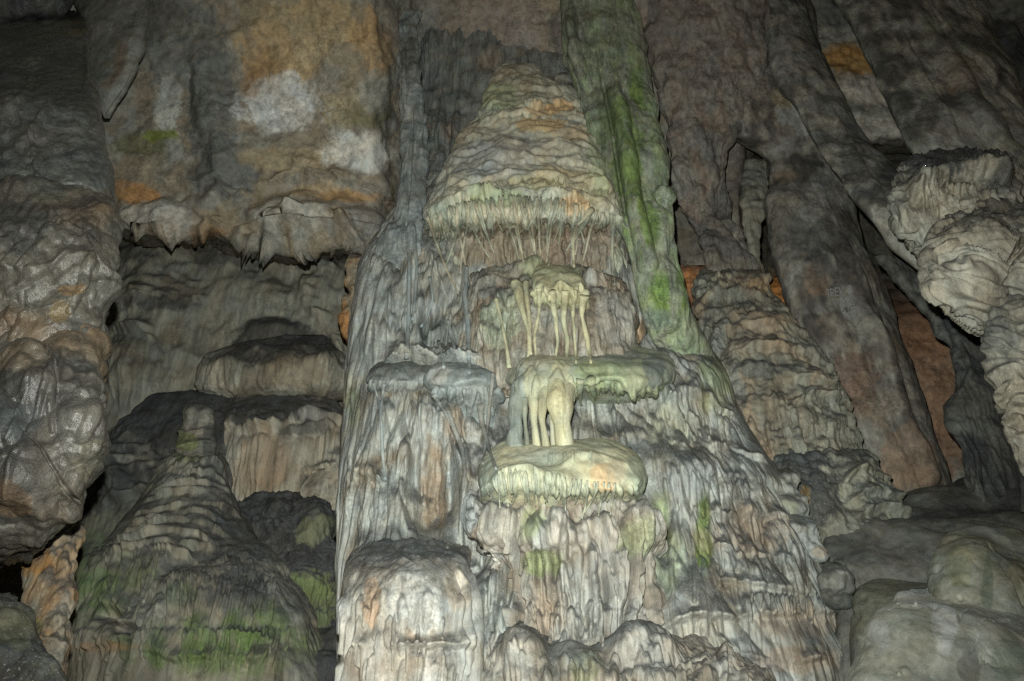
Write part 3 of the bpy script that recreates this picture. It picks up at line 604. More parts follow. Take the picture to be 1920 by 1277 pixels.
# mushroom shelf and what hangs under it
form('mushroom_shelf', [(820,1020,1090,7.5),(825,985,1130,7.34),(834,948,1160,7.14),(846,926,1182,7.0),(862,910,1198,6.86),(880,901,1207,6.76),(898,899,1211,6.7),(912,903,1210,6.73),(926,908,1206,6.85),(944,908,1200,7.0),(966,912,1192,7.1),(990,920,1180,7.2)], M['smooth'], cc, k=0.85, p=.75, step=1.7,
  seed=28, dust=.0, pal=((.45,.46,.34),(.54,.51,.35)), ro=(1.8,.05), stc=(.40,.42,.31), warp=3,
  led=[([898,928,915,905,940,890,980,886,1020,894,1060,904,1090,902],.06,20,8,6),([1030,916,1080,912,1120,908,1160,918,1185,912,1210,896],.07,20,8,6),([1045,876,1080,868,1130,864,1170,874,1195,898],.035,14,8,3)],
  st=fringe([905,915,950,890,1060,902],15,24,66,6,2.2,.06,51)+fringe([1050,918,1120,912,1195,914],11,14,44,8,2.4,.06,52)+fringe([1020,856,1110,862],6,8,18,4,2,.025,53),
  sta=[(1130,897,26,26,(.54,.40,.24),.85),(1154,888,20,24,(.50,.42,.29),.7),(1000,855,60,14,(.42,.44,.37),.6),(1060,878,40,18,(.46,.45,.30),.6),(915,890,26,40,(.28,.33,.29),.7),(1192,890,22,36,(.34,.38,.28),.7),
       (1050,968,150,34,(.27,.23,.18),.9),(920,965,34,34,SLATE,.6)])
form('pedestal', [(915,895,1190,7.35),(940,880,1212,7.12),(965,876,1220,7.0),(1000,895,1226,6.95),(1040,930,1226,6.92),(1080,948,1228,6.88),(1130,958,1228,6.85),(1180,950,1240,6.82),(1230,940,1260,6.8)], M['flow'], cc, k=0.72, p=.6, step=1.9, 
  seed=29, sted=.5, pal=((.18,.145,.11),(.32,.31,.275),(.38,.365,.33)), fl=(5,.075,.12), ro=(3.2,.065), bl=(5,.05,.5), rs=.6, bias=.05,
  st=[([975,1000,1000,1060,1010,1150],9,6,.08),([1060,960,1050,1040,1070,1120],8,5,.08),([1120,960,1140,1010,1150,1100],9,6,.08),([1190,960,1200,1040,1195,1120],8,6,.07),([1000,960,1020,1000,1030,1050],7,5,.08)]+ropes(890,1220,950,1150,70,40,130,6,14,.09,95),
  bu=[(1020,1010,50,40,.12),(930,990,40,40,.1),(1190,1000,40,60,.12)],
  sta=[(1000,980,30,40,(.26,.30,.14),.6),(1020,1058,40,34,(.26,.29,.13),.7),(1180,1020,40,40,LMOSS,.5),(1140,1090,50,50,(.22,.21,.19),.6),(880,960,16,60,BLUE,.6),(930,1040,26,30,(.55,.54,.5),.8),(1020,1150,60,50,(.31,.25,.19),.6)])
# buttress lower left: black top, whitened face
form('buttress', [(1000,720,850,7.7),(1012,690,872,7.42),(1030,668,884,7.18),(1054,648,888,6.95),(1084,640,890,6.78),(1130,634,890,6.66),(1200,632,892,6.6),(1290,632,895,6.55)], M['flow'], cc, k=0.85, p=.65, step=1.9, base=True,
  seed=33, dust=.55, pal=((.24,.195,.15),(.36,.35,.315),(.42,.41,.385)), fl=(4,.03,.05), ro=(2,.04), bias=.15,
  led=[([660,1215,740,1218,820,1214,890,1220],.10,30,8,3)],
  bu=[(790,1120,100,80,.10)],
  st=ropes(640,880,1110,1240,44,40,120,6,13,.06,96)+[([880,1060,885,1150,888,1280],9,8,.08),([842,1060,870,1100,872,1200],8,6,.06)],
  sta=[(780,1030,110,26,SOOT,.85),(700,1050,60,16,SOOT,.6),(780,1135,60,56,(.42,.42,.395),.75),(800,1090,60,30,(.40,.40,.37),.6),(850,1100,24,50,(.50,.42,.32),.5),(660,1160,22,80,(.5,.5,.47),.5),(700,1130,18,50,(.38,.26,.17),.7),(790,1225,60,14,(.3,.3,.28),.6)])
form('base_ledge', [(1166,960,1100,7.3),(1178,925,1200,7.0),(1196,915,1290,6.75),(1215,905,1340,6.6),(1240,900,1400,6.5),(1290,895,1460,6.4)], M['flow'], cc, k=0.42, p=.6, step=1.9, base=True,
  seed=34, pal=((.19,.17,.135),(.35,.33,.29),(.27,.23,.18)), fl=(5.5,.05,.08), ro=(3.2,.055),
  bu=[(980,1225,60,40,.18),(1200,1220,80,40,.2),(1080,1230,50,40,.1)],
  st=ropes(905,1400,1222,1260,44,40,90,7,15,.07,97), sta=[(1010,1200,100,16,DARK,.5),(1160,1200,90,26,(.15,.15,.145),.7),(1220,1190,60,20,DARK,.5),(1100,1260,30,26,(.2,.23,.12),.5),(1300,1240,60,40,(.38,.33,.26),.5)])

# individual drip strands
def strand(pts, r, c=(.38,.40,.30), mat='smooth', lift=.55, s=0, dep=None): return tube('drip_strand', pts, r, M[mat], c, cc, seed=s, lift=lift, depth=dep)
S = [
 ([985,530,988,560,994,610,992,660,986,688],[7,4,4,4,2]), ([1010,540,1012,580,1002,630,1006,682],[6,3,3.5,2]), ([1035,545,1040,590,1046,640,1040,684],[8,5,4,2]),
 ([1060,545,1056,600,1064,640,1062,682],[8,6,5,3]), ([1078,545,1074,590,1078,640,1080,680],[6,3,3,2]), ([1096,555,1090,590,1100,630,1108,680],[10,4,5,2.5]),
 ([968,532,972,545,976,570,990,620,996,665],[12,7,4,4,2]), ([930,560,940,600,950,650,955,690],[4,3,3,5]), ([875,500,872,560,878,620,880,700],[4,5,5,3]),
 ([768,452,767,520,766,600,762,672],[4,3.5,3.5,5]), ([776,452,782,500,778,560,774,600],[4,2.5,2.5,4]), ([806,520,812,560,800,600,790,612],[3,2,2,3]), ([840,600,846,630,856,668],[3,3,3]),
 ([822,640,830,670,832,690],[3,3,4]), ([720,720,714,770,716,830,722,900],[3,3,3,4]), ([700,718,712,760,716,800],[3,3,3]),
]
G1 = (.47,.455,.31)
for i, (p_, r_) in enumerate(S): strand(p_, r_, G1 if i < 8 else (.28,.31,.31), s=i)
# thick tapering trunks between the two shelves
form('curtain', [(662,1005,1060,7.35),(668,985,1085,7.2),(680,972,1100,7.05),(700,966,1104,6.95),(722,964,1092,6.9),(742,970,1080,6.9),(756,985,1072,6.98),(768,1000,1066,7.12)], M['smooth'], cc, k=.9, step=1.8,
  seed=35, dust=0, pal=((.38,.385,.28),(.48,.46,.31)), ro=(2,.03), fl=(5,.03,.05), sta=[(975,720,14,60,(.27,.30,.275),.8),(1000,680,40,16,(.34,.36,.30),.7)],
  st=[([980,700,975,740,972,780],12,8,.05),([1008,700,1004,740,1004,780],9,6,.05),([1046,690,1042,740,1048,775],18,12,.06),([1072,700,1066,740,1062,775],10,8,.05)])
for i, (p_, r_, c_, d_) in enumerate([
 ([975,716,970,745,967,780,966,845],[12,15,13,17],(.27,.30,.27),[6.9,6.84,6.78,6.74]),
 ([1003,716,999,740,1001,785,1008,842],[9,10,6,8.5],(.45,.445,.31),[6.82,6.70,6.66,6.66]),
 ([1026,712,1018,740,1016,785,1024,842],[11,10,5.5,8],(.47,.455,.31),[6.78,6.62,6.6,6.62]),
 ([1048,705,1043,735,1046,785,1056,842],[18,20,10,12],(.50,.475,.31),[6.8,6.6,6.56,6.58]),
 ([1068,705,1064,740,1061,785,1066,842],[12,13,9,12],(.50,.475,.33),[6.8,6.62,6.56,6.58]),
 ([988,730,985,750,984,785,990,842],[6,5,3,5],(.33,.35,.28),[6.85,6.76,6.72,6.68]),
 ([1033,745,1034,790,1038,842],[4,4,5],(.37,.37,.28),[6.7,6.6,6.62]),
 ([1108,712,1110,730,1116,748],[10,6,2.5],(.34,.38,.25),None), ([1140,712,1138,725,1136,735],[8,5,2],(.34,.38,.25),None), ([1088,712,1086,735,1090,760],[9,5,2],(.36,.38,.27),None)]):
    tube('drip_trunk', p_, r_, M['trunk'], c_, cc, seg=20, lift=.35, seed=50+i, wob=.09, depth=d_)
# forked rootlike strands under the dome rim
r_ = np.random.RandomState(5)
for i in range(48):
    x = 806 + i*7.4 + r_.uniform(-7, 7); y0 = np.interp(x, [800,850,950,1050,1165],[425,398,382,388,425]); L = 30 + 130*r_.uniform()**1.3
    y0 -= 12; P_ = [x, y0-4]; sl = -(x-985)/620 + r_.uniform(-.16, .16)
    for j in range(4): sl += r_.uniform(-.2, .2); x += sl*L/4; y0 += L/4; P_ += [x, y0]
    strand(P_, [1.6, 3.6, 2.8, 2.2, 1.9, 1.2], (.36,.37,.29) if i % 3 else (.41,.375,.285), s=90+i, lift=.75)
strand([1110,392,1096,410,1078,425,1075,455,1076,500],[6,4,2.5,2,3],(.45,.41,.29))
strand([1080,385,1082,400,1072,415],[6,4,2],(.48,.41,.28))
# fringe of the mushroom shelf
for i in range(24):
    x = 912 + i*10.6 + r_.uniform(-3, 3); y0 = np.interp(x, [905,940,1000,1070,1170],[918,893,896,905,915]); L = 16 + 50*r_.uniform()**1.4
    P_ = [x, y0-8]; sl = -(x-1040)/500 + r_.uniform(-.15, .15)
    for j in range(3): sl += r_.uniform(-.2, .2); x += sl*L/3; y0 += L/3; P_ += [x, y0]
    strand(P_, [1.6, 3.6, 2.6, 2.0, 1.2], (.37,.385,.30), s=140+i, lift=.7)
# draped veins around the left niche
for i, (p_, w_) in enumerate([([840,770,850,800,866,840,872,880,868,920],[6,7,6,5,4]),([812,740,836,775,848,800],[8,6,4]),([900,760,905,800,920,850,930,880],[10,7,5,4]),([925,700,918,760,912,820,905,870],[6,5,4,4])]):
    strand(p_, [q_*.7 for q_ in w_], (.25,.255,.235), s=160+i, lift=.3)

# mossy pillar that leans against it and the slender pillar on the other side
MP = form('mossy_pillar', [(-60,1040,1170,8.3),(0,1048,1190,8.4),(60,1052,1205,8.4),(110,1060,1215,8.35),(160,1078,1225,8.3),(230,1100,1238,8.1),(300,1120,1250,7.9),(360,1138,1256,7.8),(400,1150,1258,7.7),(450,1168,1264,7.6),(500,1185,1272,7.55),(560,1200,1290,7.55),(600,1205,1308,7.65),(640,1212,1328,7.85),(690,1230,1345,8.2),(760,1250,1370,8.9)], M['moss'], k=.7, step=2.0,
  seed=40, sted=.45, streak=((.25,.26,.215),.8), pal=((.22,.24,.18),(.26,.31,.19)), fl=(2.4,.06,.05), ro=(1.6,.06), bias=0,
  dust=.3, st=[([1115,60,1130,150,1150,250,1160,330,1175,420],5,5,-.10),([1060,20,1080,100,1100,160],14,12,.12),([1150,120,1170,250,1190,380,1215,500],16,20,.14),([1225,360,1248,360,1256,372],14,12,.12)],
  sta=[(1180,240,44,180,(.17,.24,.08),.85),(1205,400,50,120,(.17,.25,.075),.9),(1250,550,50,80,(.13,.21,.05),.9),(1135,200,20,110,(.10,.13,.07),.75),(1150,400,20,90,(.12,.17,.06),.7),(1085,60,40,60,DARK,.6),(1150,60,24,50,(.20,.22,.16),.5),
       (1215,330,16,60,(.30,.33,.24),.8),(1230,600,60,26,SLATE,.6),(1170,150,14,60,(.30,.31,.27),.6),(1240,470,16,70,(.34,.37,.28),.7),(1215,60,30,60,PINK,.6),(1160,290,12,60,(.12,.17,.07),.7),(1195,160,14,50,(.14,.22,.06),.7),(1225,430,14,40,(.12,.18,.05),.6),(1190,480,16,60,(.31,.33,.26),.6)])
tag(MP,'tall leaning pillar coated with bright green moss, right of the central dome','mossy pillar')
SP = form('slender_pillar', [(20,745,790,8.8),(60,748,782,8.6),(90,747,786,8.5),(140,748,788,8.4),(200,750,796,8.4),(260,752,800,8.3),(330,750,800,8.2),(400,740,796,8.15),(440,715,790,8.1),(470,700,800,8.2),(500,695,800,8.4)], M['flow'], k=.8, step=2,
  seed=41, pal=((.17,.185,.185),(.24,.26,.26)), fl=(6,.03,.06), ro=(3,.04), st=[([760,80,757,130,760,200],5,6,.05),([775,200,770,300,760,430],5,4,-.05)], sta=[(768,110,20,50,DARK,.6),(765,200,16,40,(.32,.33,.32),.6)])
tag(SP,'slender dark grey pillar rising left of the central dome','rock pillar')
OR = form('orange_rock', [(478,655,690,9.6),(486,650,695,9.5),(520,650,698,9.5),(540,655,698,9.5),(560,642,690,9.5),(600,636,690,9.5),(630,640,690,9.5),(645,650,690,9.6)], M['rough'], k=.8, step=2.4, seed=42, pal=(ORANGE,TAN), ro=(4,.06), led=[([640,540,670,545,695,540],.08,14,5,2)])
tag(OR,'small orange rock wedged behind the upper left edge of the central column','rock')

OG = form('orange_rock', [(520,1420,1500,10.9),(532,1412,1510,10.7),(560,1410,1520,10.6),(600,1415,1530,10.5),(630,1430,1540,10.5),(650,1440,1540,10.7)], M['rough'], k=.5, step=2.4, seed=43, dust=0, pal=((.62,.27,.08),(.5,.2,.06)), ro=(4,.06))  # strong orange base colour takes the place of a warm glow
tag(OG,'orange rock, brightened with a painted warm glow, showing in the gap between the tiered stalagmite and the graffitied column','rock','orange rocks in the gaps')
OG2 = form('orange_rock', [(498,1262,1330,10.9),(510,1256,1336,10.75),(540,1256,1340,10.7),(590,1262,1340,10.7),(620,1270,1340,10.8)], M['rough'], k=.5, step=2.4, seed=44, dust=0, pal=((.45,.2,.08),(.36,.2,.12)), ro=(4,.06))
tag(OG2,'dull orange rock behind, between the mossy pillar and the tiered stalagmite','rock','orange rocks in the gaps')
#RIGHT
# ================================================================ right side
PL = form('rock_pillar', [(-100,1170,1420,8.6),(0,1190,1440,9.0),(100,1215,1440,9.3),(180,1238,1420,9.5),(240,1250,1392,9.6),(275,1252,1368,9.7),(330,1260,1362,9.8),(400,1284,1372,10.0),(450,1308,1394,9.9),(500,1326,1420,9.8),(540,1328,1426,9.8),(570,1326,1430,9.8)], M['rough'], k=.5, step=2.4,
  seed=50, pal=((.21,.165,.135),(.22,.205,.18),(.12,.115,.11)), ro=(2.2,.10), fl=(3,.05,.15), bias=.1, sta=[(1310,80,110,110,PINK,.6),(1270,330,30,60,GREY,.5),(1350,420,30,110,DARK,.5),(1390,250,30,24,DARK,.7),(1360,500,40,30,(.2,.19,.16),.5)])
tag(PL,'pinkish brown rock pillar hanging from the ceiling down to the tiered stalagmite','rock pillar')
PT = form('thin_pillar', [(300,1398,1440,11),(340,1392,1440,10.8),(380,1388,1436,10.6),(420,1392,1428,10.5),(460,1400,1424,10.4),(500,1402,1430,10.3),(540,1395,1440,10.2)], M['far'], k=.8, step=2.2, seed=51, pal=((.27,.26,.21),(.33,.32,.26)), fl=(9,.03,.08), ro=(4,.03), led=[([1388,385,1410,380,1440,386],.06,10,4,2)])
tag(PT,'thin pale dripping pillar standing inside the dark arch','rock pillar')
RS = empty('stalagmite',0,0,0,'tiered olive-grey stalagmite standing right of the central column, its flank finely fluted','stalagmite')
def arc(x0,x1,y,s=14): m=(x0+x1)/2; return [x0,y+s,(x0+m)/2,y+s*.2,m,y-2,(x1+m)/2,y+s*.3,x1,y+s*1.2]
form('body', [(496,1350,1400,10.1),(503,1325,1425,9.9),(520,1306,1440,9.7),(555,1300,1452,9.6),(580,1302,1470,9.4),(610,1310,1500,9.25),(650,1325,1532,9.1),(690,1338,1556,8.95),(730,1350,1572,8.85),(780,1370,1592,8.75),(830,1392,1608,8.7),(880,1400,1625,8.7),(960,1400,1640,8.7)], M['flow'], RS, k=.6, step=2.0, base=False,
  seed=52, pal=((.22,.20,.155),(.27,.265,.215),(.3,.23,.16)), fl=(5,.04,.1), ro=(3.2,.055), bl=(6,.04,.8),
  led=[(arc(1312,1448,556),.10,20,6,3),(arc(1330,1500,612),.12,20,6,3),(arc(1345,1540,655),.10,18,6,3),(arc(1360,1470,700,8),.14,14,7,3),(arc(1420,1570,712),.12,18,6,3),(arc(1480,1590,742),.1,14,6,3)],
  st=ropes(1350,1590,720,840,56,50,120,6,12,.08,99)+rr(1330,1440,520,9,24,40,5,3,.04,72), sta=[(1350,530,26,20,(.34,.31,.23),.6),(1420,540,20,20,(.34,.25,.15),.7),(1420,695,70,14,DARK,.7),(1400,560,60,14,DARK,.5),(1380,750,24,60,GREY,.7),(1340,620,24,60,SLATE,.6),(1400,860,60,50,(.35,.27,.2),.5)])
form('lower_tier', [(842,1500,1590,8.6),(850,1465,1625,8.45),(862,1452,1640,8.35),(885,1448,1655,8.25),(915,1452,1672,8.2),(950,1470,1692,8.15),(975,1490,1708,8.1),(1010,1510,1720,8.1),(1060,1520,1720,8.1)], M['flow'], RS, k=.6, step=2.0,
  seed=53, pal=((.2,.2,.165),(.25,.25,.205)), ro=(3,.05), bl=(5,.05,.8), fl=(4,.03,.12), led=[(arc(1580,1670,888),.1,14,6,3),(arc(1590,1690,925),.1,14,6,3),(arc(1600,1705,955),.1,14,6,3)],
  sta=[(1500,870,60,34,(.07,.075,.08),.9),(1530,930,60,60,SOOT,.75),(1510,935,10,30,(.3,.19,.06),.6)])
# leaning columns
CA = form('leaning_column', [(-100,1320,1500,9.4),(0,1330,1520,9.6),(100,1330,1540,9.8),(200,1345,1560,9.9),(255,1372,1575,10.0),(285,1420,1585,10.1),(310,1444,1595,10.0),(350,1440,1600,9.9),(400,1434,1606,9.8),(450,1440,1620,9.8),(500,1452,1640,9.7),(560,1470,1664,9.7),(620,1492,1684,9.6),(700,1530,1712,9.6),(780,1572,1740,9.5),(860,1615,1768,9.5),(930,1655,1792,9.4),(1000,1690,1815,9.4)], M['rough'], k=.8, step=2.2,
  seed=54, pal=((.09,.08,.07),(.27,.255,.22),(.22,.18,.14)), ro=(1.0,.07), fl=(2.2,.03,.04),
  st=[([1560,420,1600,520,1640,640,1690,780,1740,900],26,20,.18),([1640,640,1680,740,1700,790],6,5,.06),([1470,150,1500,190,1530,250,1550,290],20,14,.12)],
  sta=[(1480,400,60,60,GREY,.5),(1500,200,50,50,(.32,.32,.30),.7),(1475,180,34,26,(.36,.30,.18),.6),(1480,430,60,30,DARK,.6),(1530,520,26,40,(.24,.17,.12),.6),(1600,720,50,60,(.2,.13,.1),.7),(1700,860,60,70,(.30,.21,.15),.7),(1540,460,30,60,DARK,.6),(1400,120,70,80,PINK,.6),(1570,350,40,50,(.3,.29,.27),.5)])
tag(CA,'broad mottled brown leaning column with scratched graffiti, right of the tiered stalagmite','rock column','leaning rock columns')
CB = form('leaning_column', [(-80,1415,1485,9.4),(0,1425,1505,9.2),(50,1432,1524,9.1),(100,1440,1545,9.0),(150,1452,1568,8.9),(200,1488,1592,8.7),(250,1514,1622,8.5),(300,1545,1668,8.2),(350,1582,1706,7.8),(400,1625,1730,7.5),(450,1668,1750,7.4),(490,1705,1775,7.3),(520,1740,1790,7.3)], M['rough'], k=.85, step=2.0,
  seed=55, pal=((.10,.10,.09),(.29,.285,.255)), ro=(1.0,.06), fl=(3,.015,.04), st=[([1560,200,1600,290,1650,370],10,8,.05)], sta=[(1490,90,44,60,(.30,.29,.26),.6),(1600,290,26,60,DARK,.6),(1680,330,40,40,SOOT,.7),(1520,60,20,60,DARK,.6)])
tag(CB,'narrow grey leaning column running down to the lumpy formation at right','rock column','leaning rock columns')
CL = form('leaning_column', [(-100,1500,1770,8.2),(0,1556,1822,8.0),(50,1592,1860,7.9),(110,1622,1890,7.7),(170,1650,1920,7.5),(230,1676,1950,7.3),(290,1710,1975,7.1),(330,1725,2000,7.3),(400,1760,2040,7.5),(460,1790,2060,7.7)], M['rough'], k=.6, step=2.4,
  seed=56, pal=((.08,.078,.068),(.28,.275,.24),(.19,.20,.15)), ro=(.9,.07), fl=(2,.03,.04), st=[([1715,20,1770,100,1830,200,1920,320],24,18,.12),([1680,40,1730,140,1790,250],8,8,.05),([1740,0,1800,90,1870,160,1930,220],5,5,-.08)],
  sta=[(1790,260,60,60,(.29,.29,.27),.6),(1740,220,26,36,DARK,.8),(1640,60,40,60,DARK,.5),(1800,140,50,40,(.25,.18,.13),.4),(1820,310,90,26,SOOT,.8)])
tag(CL,'wide dark mottled leaning column at the upper right, left edge sharp against orange rock','rock column','leaning rock columns')
CD_ = form('rock_column', [(-100,1740,2200,8.6),(0,1790,2260,8.5),(100,1850,2300,8.4),(200,1890,2340,8.3),(300,1940,2400,8.2),(480,2000,2450,8.1)], M['rough'], k=.4, step=3, seed=57, pal=(SOOT,(.17,.175,.165)), ro=(1.6,.12), fl=(2.5,.06,.1), bu=[(1880,120,50,90,.2)])
tag(CD_,'near black rock mass in the top right corner','rock column')
CE = form('hourglass_column', [(480,1640,1740,9.2),(540,1690,1790,9.0),(600,1742,1835,8.8),(650,1776,1860,8.7),(700,1792,1870,8.6),(735,1785,1876,8.5),(765,1768,1880,8.5),(790,1770,1886,8.5),(830,1798,1902,8.5),(870,1810,1918,8.5),(910,1812,1926,8.5),(960,1808,1945,8.5)], M['rough'], k=.8, step=2.2,
  seed=58, pal=(SOOT,(.14,.14,.125)), ro=(2.5,.07), fl=(5,.05,.08), st=[([1795,790,1830,850,1845,940],8,5,.06),([1800,640,1820,700,1800,740],9,6,.06)])
tag(CE,'dark pinched-in column behind the lumpy formation, down to the sloping rock','rock column')
CE2 = form('rock_column', [(560,1830,1900,7.9),(640,1845,1920,7.8),(700,1868,1950,7.7),(780,1880,1970,7.6),(860,1905,1990,7.5),(960,1910,2010,7.5)], M['rough'], k=.8, step=3, seed=59, pal=(SOOT,(.11,.11,.1)), ro=(2.5,.08), fl=(5,.04,.08))
tag(CE2,'narrow black column at the right edge, under the lumpy formation','rock column')

cf = empty('lumpy_formation',0,0,0,'brain-like lumpy pale formation with rippled faces bulging in at the right edge','rock formation')
form('lobe', [(282,1760,1850,6.6),(292,1720,1885,6.4),(312,1694,1905,6.15),(340,1680,1918,5.95),(375,1674,1925,5.85),(410,1680,1930,5.85),(445,1700,1930,5.95),(475,1730,1930,6.1),(500,1760,1930,6.3)], M['flow'], cf, k=.6, step=1.9,
  seed=60, S=1.08, pal=((.27,.25,.2),(.33,.32,.27)), ro=(3.5,.05), cr=(11,.05,.8,.5), fl=(7,.03,.2), led=[([1690,400,1720,370,1780,338,1840,335,1900,350],.16,24,8,3)],
  st=rr(1720,1900,350,20,40,90,6,3,.05,81), sta=[(1790,305,110,34,SOOT,.9),(1880,350,30,24,SOOT,.6),(1690,370,20,50,DARK,.6)])
form('lobe', [(372,1890,1990,5.6),(385,1850,2010,5.45),(405,1800,2030,5.25),(430,1765,2040,5.1),(465,1738,2050,5.0),(500,1732,2050,4.98),(535,1738,2050,5.0),(565,1756,2050,5.05),(590,1782,2045,5.1),(612,1820,2040,5.2),(632,1860,2030,5.35),(645,1890,2000,5.5)], M['flow'], cf, k=.6, step=1.8,
  seed=61, S=1.15, pal=((.28,.26,.21),(.37,.35,.29)), ro=(3.5,.04), cr=(15,.05,.35,.95), 
  led=[([1735,470,1760,440,1800,415,1860,395,1920,385],.05,20,6,2)],
  st=[([1738,520,1760,480,1810,460,1850,468,1890,490,1930,470],6,6,-.12),([1900,480,1890,540,1900,600],5,6,-.12),([1750,560,1790,590,1830,600],4,4,-.05),([1890,490,1920,450,1960,440],7,6,-.12)],
  bu=[(1820,530,80,70,.08),(1830,440,80,26,.08)], sta=[(1740,500,20,60,DARK,.6),(1860,395,90,16,DARK,.5)])
form('lobe', [(520,1925,2000,4.9),(545,1900,2050,4.7),(580,1878,2080,4.55),(630,1864,2100,4.5),(680,1862,2100,4.5),(730,1870,2100,4.5),(790,1888,2100,4.6),(840,1912,2110,4.7),(900,1940,2130,4.85),(1000,1962,2160,5.0),(1200,1985,2200,5.2),(1350,2000,2230,5.3)], M['flow'], cf, k=.6, step=2.2,
  seed=62, S=1.2, pal=((.27,.25,.2),(.34,.32,.27)), ro=(3.5,.05), cr=(13,.05,.3,.95), led=[([1862,650,1900,640,1960,650],.1,20,6,2)], sta=[(1880,640,30,24,DARK,.6)])

# sloping rock and mounds bottom right
SL = form('sloping_rock', [(878,1890,2300,9.6),(892,1840,2320,9.3),(915,1770,2340,9.0),(938,1680,2360,8.8),(958,1600,2380,8.6),(975,1550,2400,8.4),(1000,1535,2400,8.2),(1040,1545,2400,7.9),(1090,1555,2400,7.7),(1160,1560,2400,7.5),(1290,1550,2400,7.4)], M['far'], k=.3, p=.5, step=2.4, base=True,
  seed=63, pal=((.17,.165,.145),(.23,.225,.195)), ro=(1.3,.09), dust=.4, sta=[(1700,960,160,26,SOOT,.6),(1870,930,120,40,SOOT,.6),(1590,1010,50,60,SOOT,.5),(1690,1000,60,40,(.2,.2,.18),.5)])
tag(SL,'dark sloping rock bank rising to the right behind the rounded mounds','rock')
M3 = form('rounded_mound', [(1074,1680,1716,7.1),(1080,1660,1740,6.9),(1090,1638,1765,6.65),(1106,1616,1795,6.42),(1130,1603,1820,6.25),(1165,1595,1840,6.12),(1220,1590,1850,6.05),(1290,1590,1850,6.0)], M['smooth'], k=.6, step=2.4, base=True,
  seed=64, S=1.1, dust=.15, pal=((.17,.17,.135),(.20,.20,.165)), ro=(1.8,.05), bu=pits(1600,1740,1100,1200,8,9), st=cracks(1600,1730,1100,1180,5,3), sta=[(1640,1130,50,60,(.20,.20,.14),.6)])
tag(M3,'low olive-brown mound between the knobbly column flank and the big grey mound','rock mound','rounded mounds at lower right')
M2 = form('rounded_mound', [(977,1818,1846,6.5),(981,1804,1862,6.35),(989,1790,1882,6.2),(1004,1774,1910,6.02),(1028,1760,1948,5.86),(1060,1751,1985,5.75),(1100,1745,2015,5.65),(1160,1742,2035,5.55),(1290,1742,2050,5.45)], M['smooth'], k=.65, step=2.2, base=True,
  seed=65, S=1.15, dust=.15, pal=((.24,.24,.18),(.36,.365,.31)), ro=(1.6,.08), bu=[(1830,1040,60,60,.06),(1900,1090,60,60,.06)]+pits(1750,1920,990,1130,12,8), st=[([1850,1020,1880,1070,1920,1130],6,8,-.06)],
  sta=[(1840,995,50,18,(.32,.32,.3),.6),(1880,1050,26,26,SLATE,.5),(1800,1070,30,40,(.27,.27,.16),.6),(1850,1110,10,60,(.12,.17,.12),.5)])
tag(M2,'peaked greenish mound at the right edge, above the big grey mound','rock mound','rounded mounds at lower right')
M1 = form('rounded_mound', [(1104,1712,1742,5.1),(1108,1700,1766,5.0),(1115,1686,1800,4.9),(1126,1671,1842,4.8),(1142,1657,1888,4.71),(1165,1640,1935,4.62),(1198,1620,1985,4.53),(1240,1601,2025,4.45),(1290,1582,2050,4.4)], M['smooth'], k=0.6, step=2.2, base=True,
  seed=66, S=1.3, dust=.15, pal=((.38,.385,.33),(.50,.505,.45)), ro=(1.6,.05), fl=(1.2,.03,.2), bu=pits(1620,1920,1120,1277,14,5), st=cracks(1640,1900,1120,1260,9,6), 
  sta=[(1735,1126,56,30,(.66,.67,.65),.9),(1770,1175,28,50,(.64,.65,.63),.85),(1650,1195,24,30,(.45,.46,.44),.75),(1730,1190,36,40,(.24,.24,.19),.5),(1820,1250,26,34,(.18,.17,.15),.6),(1890,1240,40,50,(.24,.29,.23),.6)])  # top patch paints the lit crown into the colour; the rest is rock tone
tag(M1,'big smooth grey mound with pale patches and a painted bright crown in the bottom right corner','rock mound','rounded mounds at lower right')
KN = form('round_boulder', [(1054,1558,1576,7.15),(1058,1548,1586,7.05),(1068,1540,1593,6.95),(1084,1535,1597,6.92),(1104,1534,1598,6.95),(1124,1540,1594,7.05),(1142,1550,1588,7.25),(1156,1560,1582,7.55)], M['smooth'], k=.9, step=2, seed=67, pal=((.15,.15,.135),(.21,.21,.19)), ro=(3,.06), fl=(4,.03,.3), sta=[(1580,1066,14,12,(.45,.46,.44),.8)])
tag(KN,'small rounded grey boulder at the foot of the pale calcite crust','rock knob')
CX = form('calcite_crust', [(882,1462,1485,7.9),(889,1448,1497,7.65),(900,1450,1499,7.6),(915,1456,1498,7.55),(924,1458,1499,7.55),(934,1454,1509,7.5),(950,1452,1513,7.5),(966,1456,1511,7.5),(974,1452,1523,7.45),(990,1454,1533,7.4),(1004,1464,1533,7.4),(1014,1476,1537,7.4),(1030,1494,1547,7.4),(1044,1510,1553,7.4),(1064,1536,1548,7.65)], M['smooth'], k=.8, step=1.8,
  seed=68, pal=((.25,.26,.235),(.36,.37,.35),(.2,.18,.15)), ro=(6,.03), bl=(9,.02,1), sta=[(1478,955,16,14,(.26,.28,.2),.7),(1535,1035,14,10,(.3,.25,.19),.8)])
tag(CX,'knobbly white calcite crust running down the right flank of the central column','calcite crust')

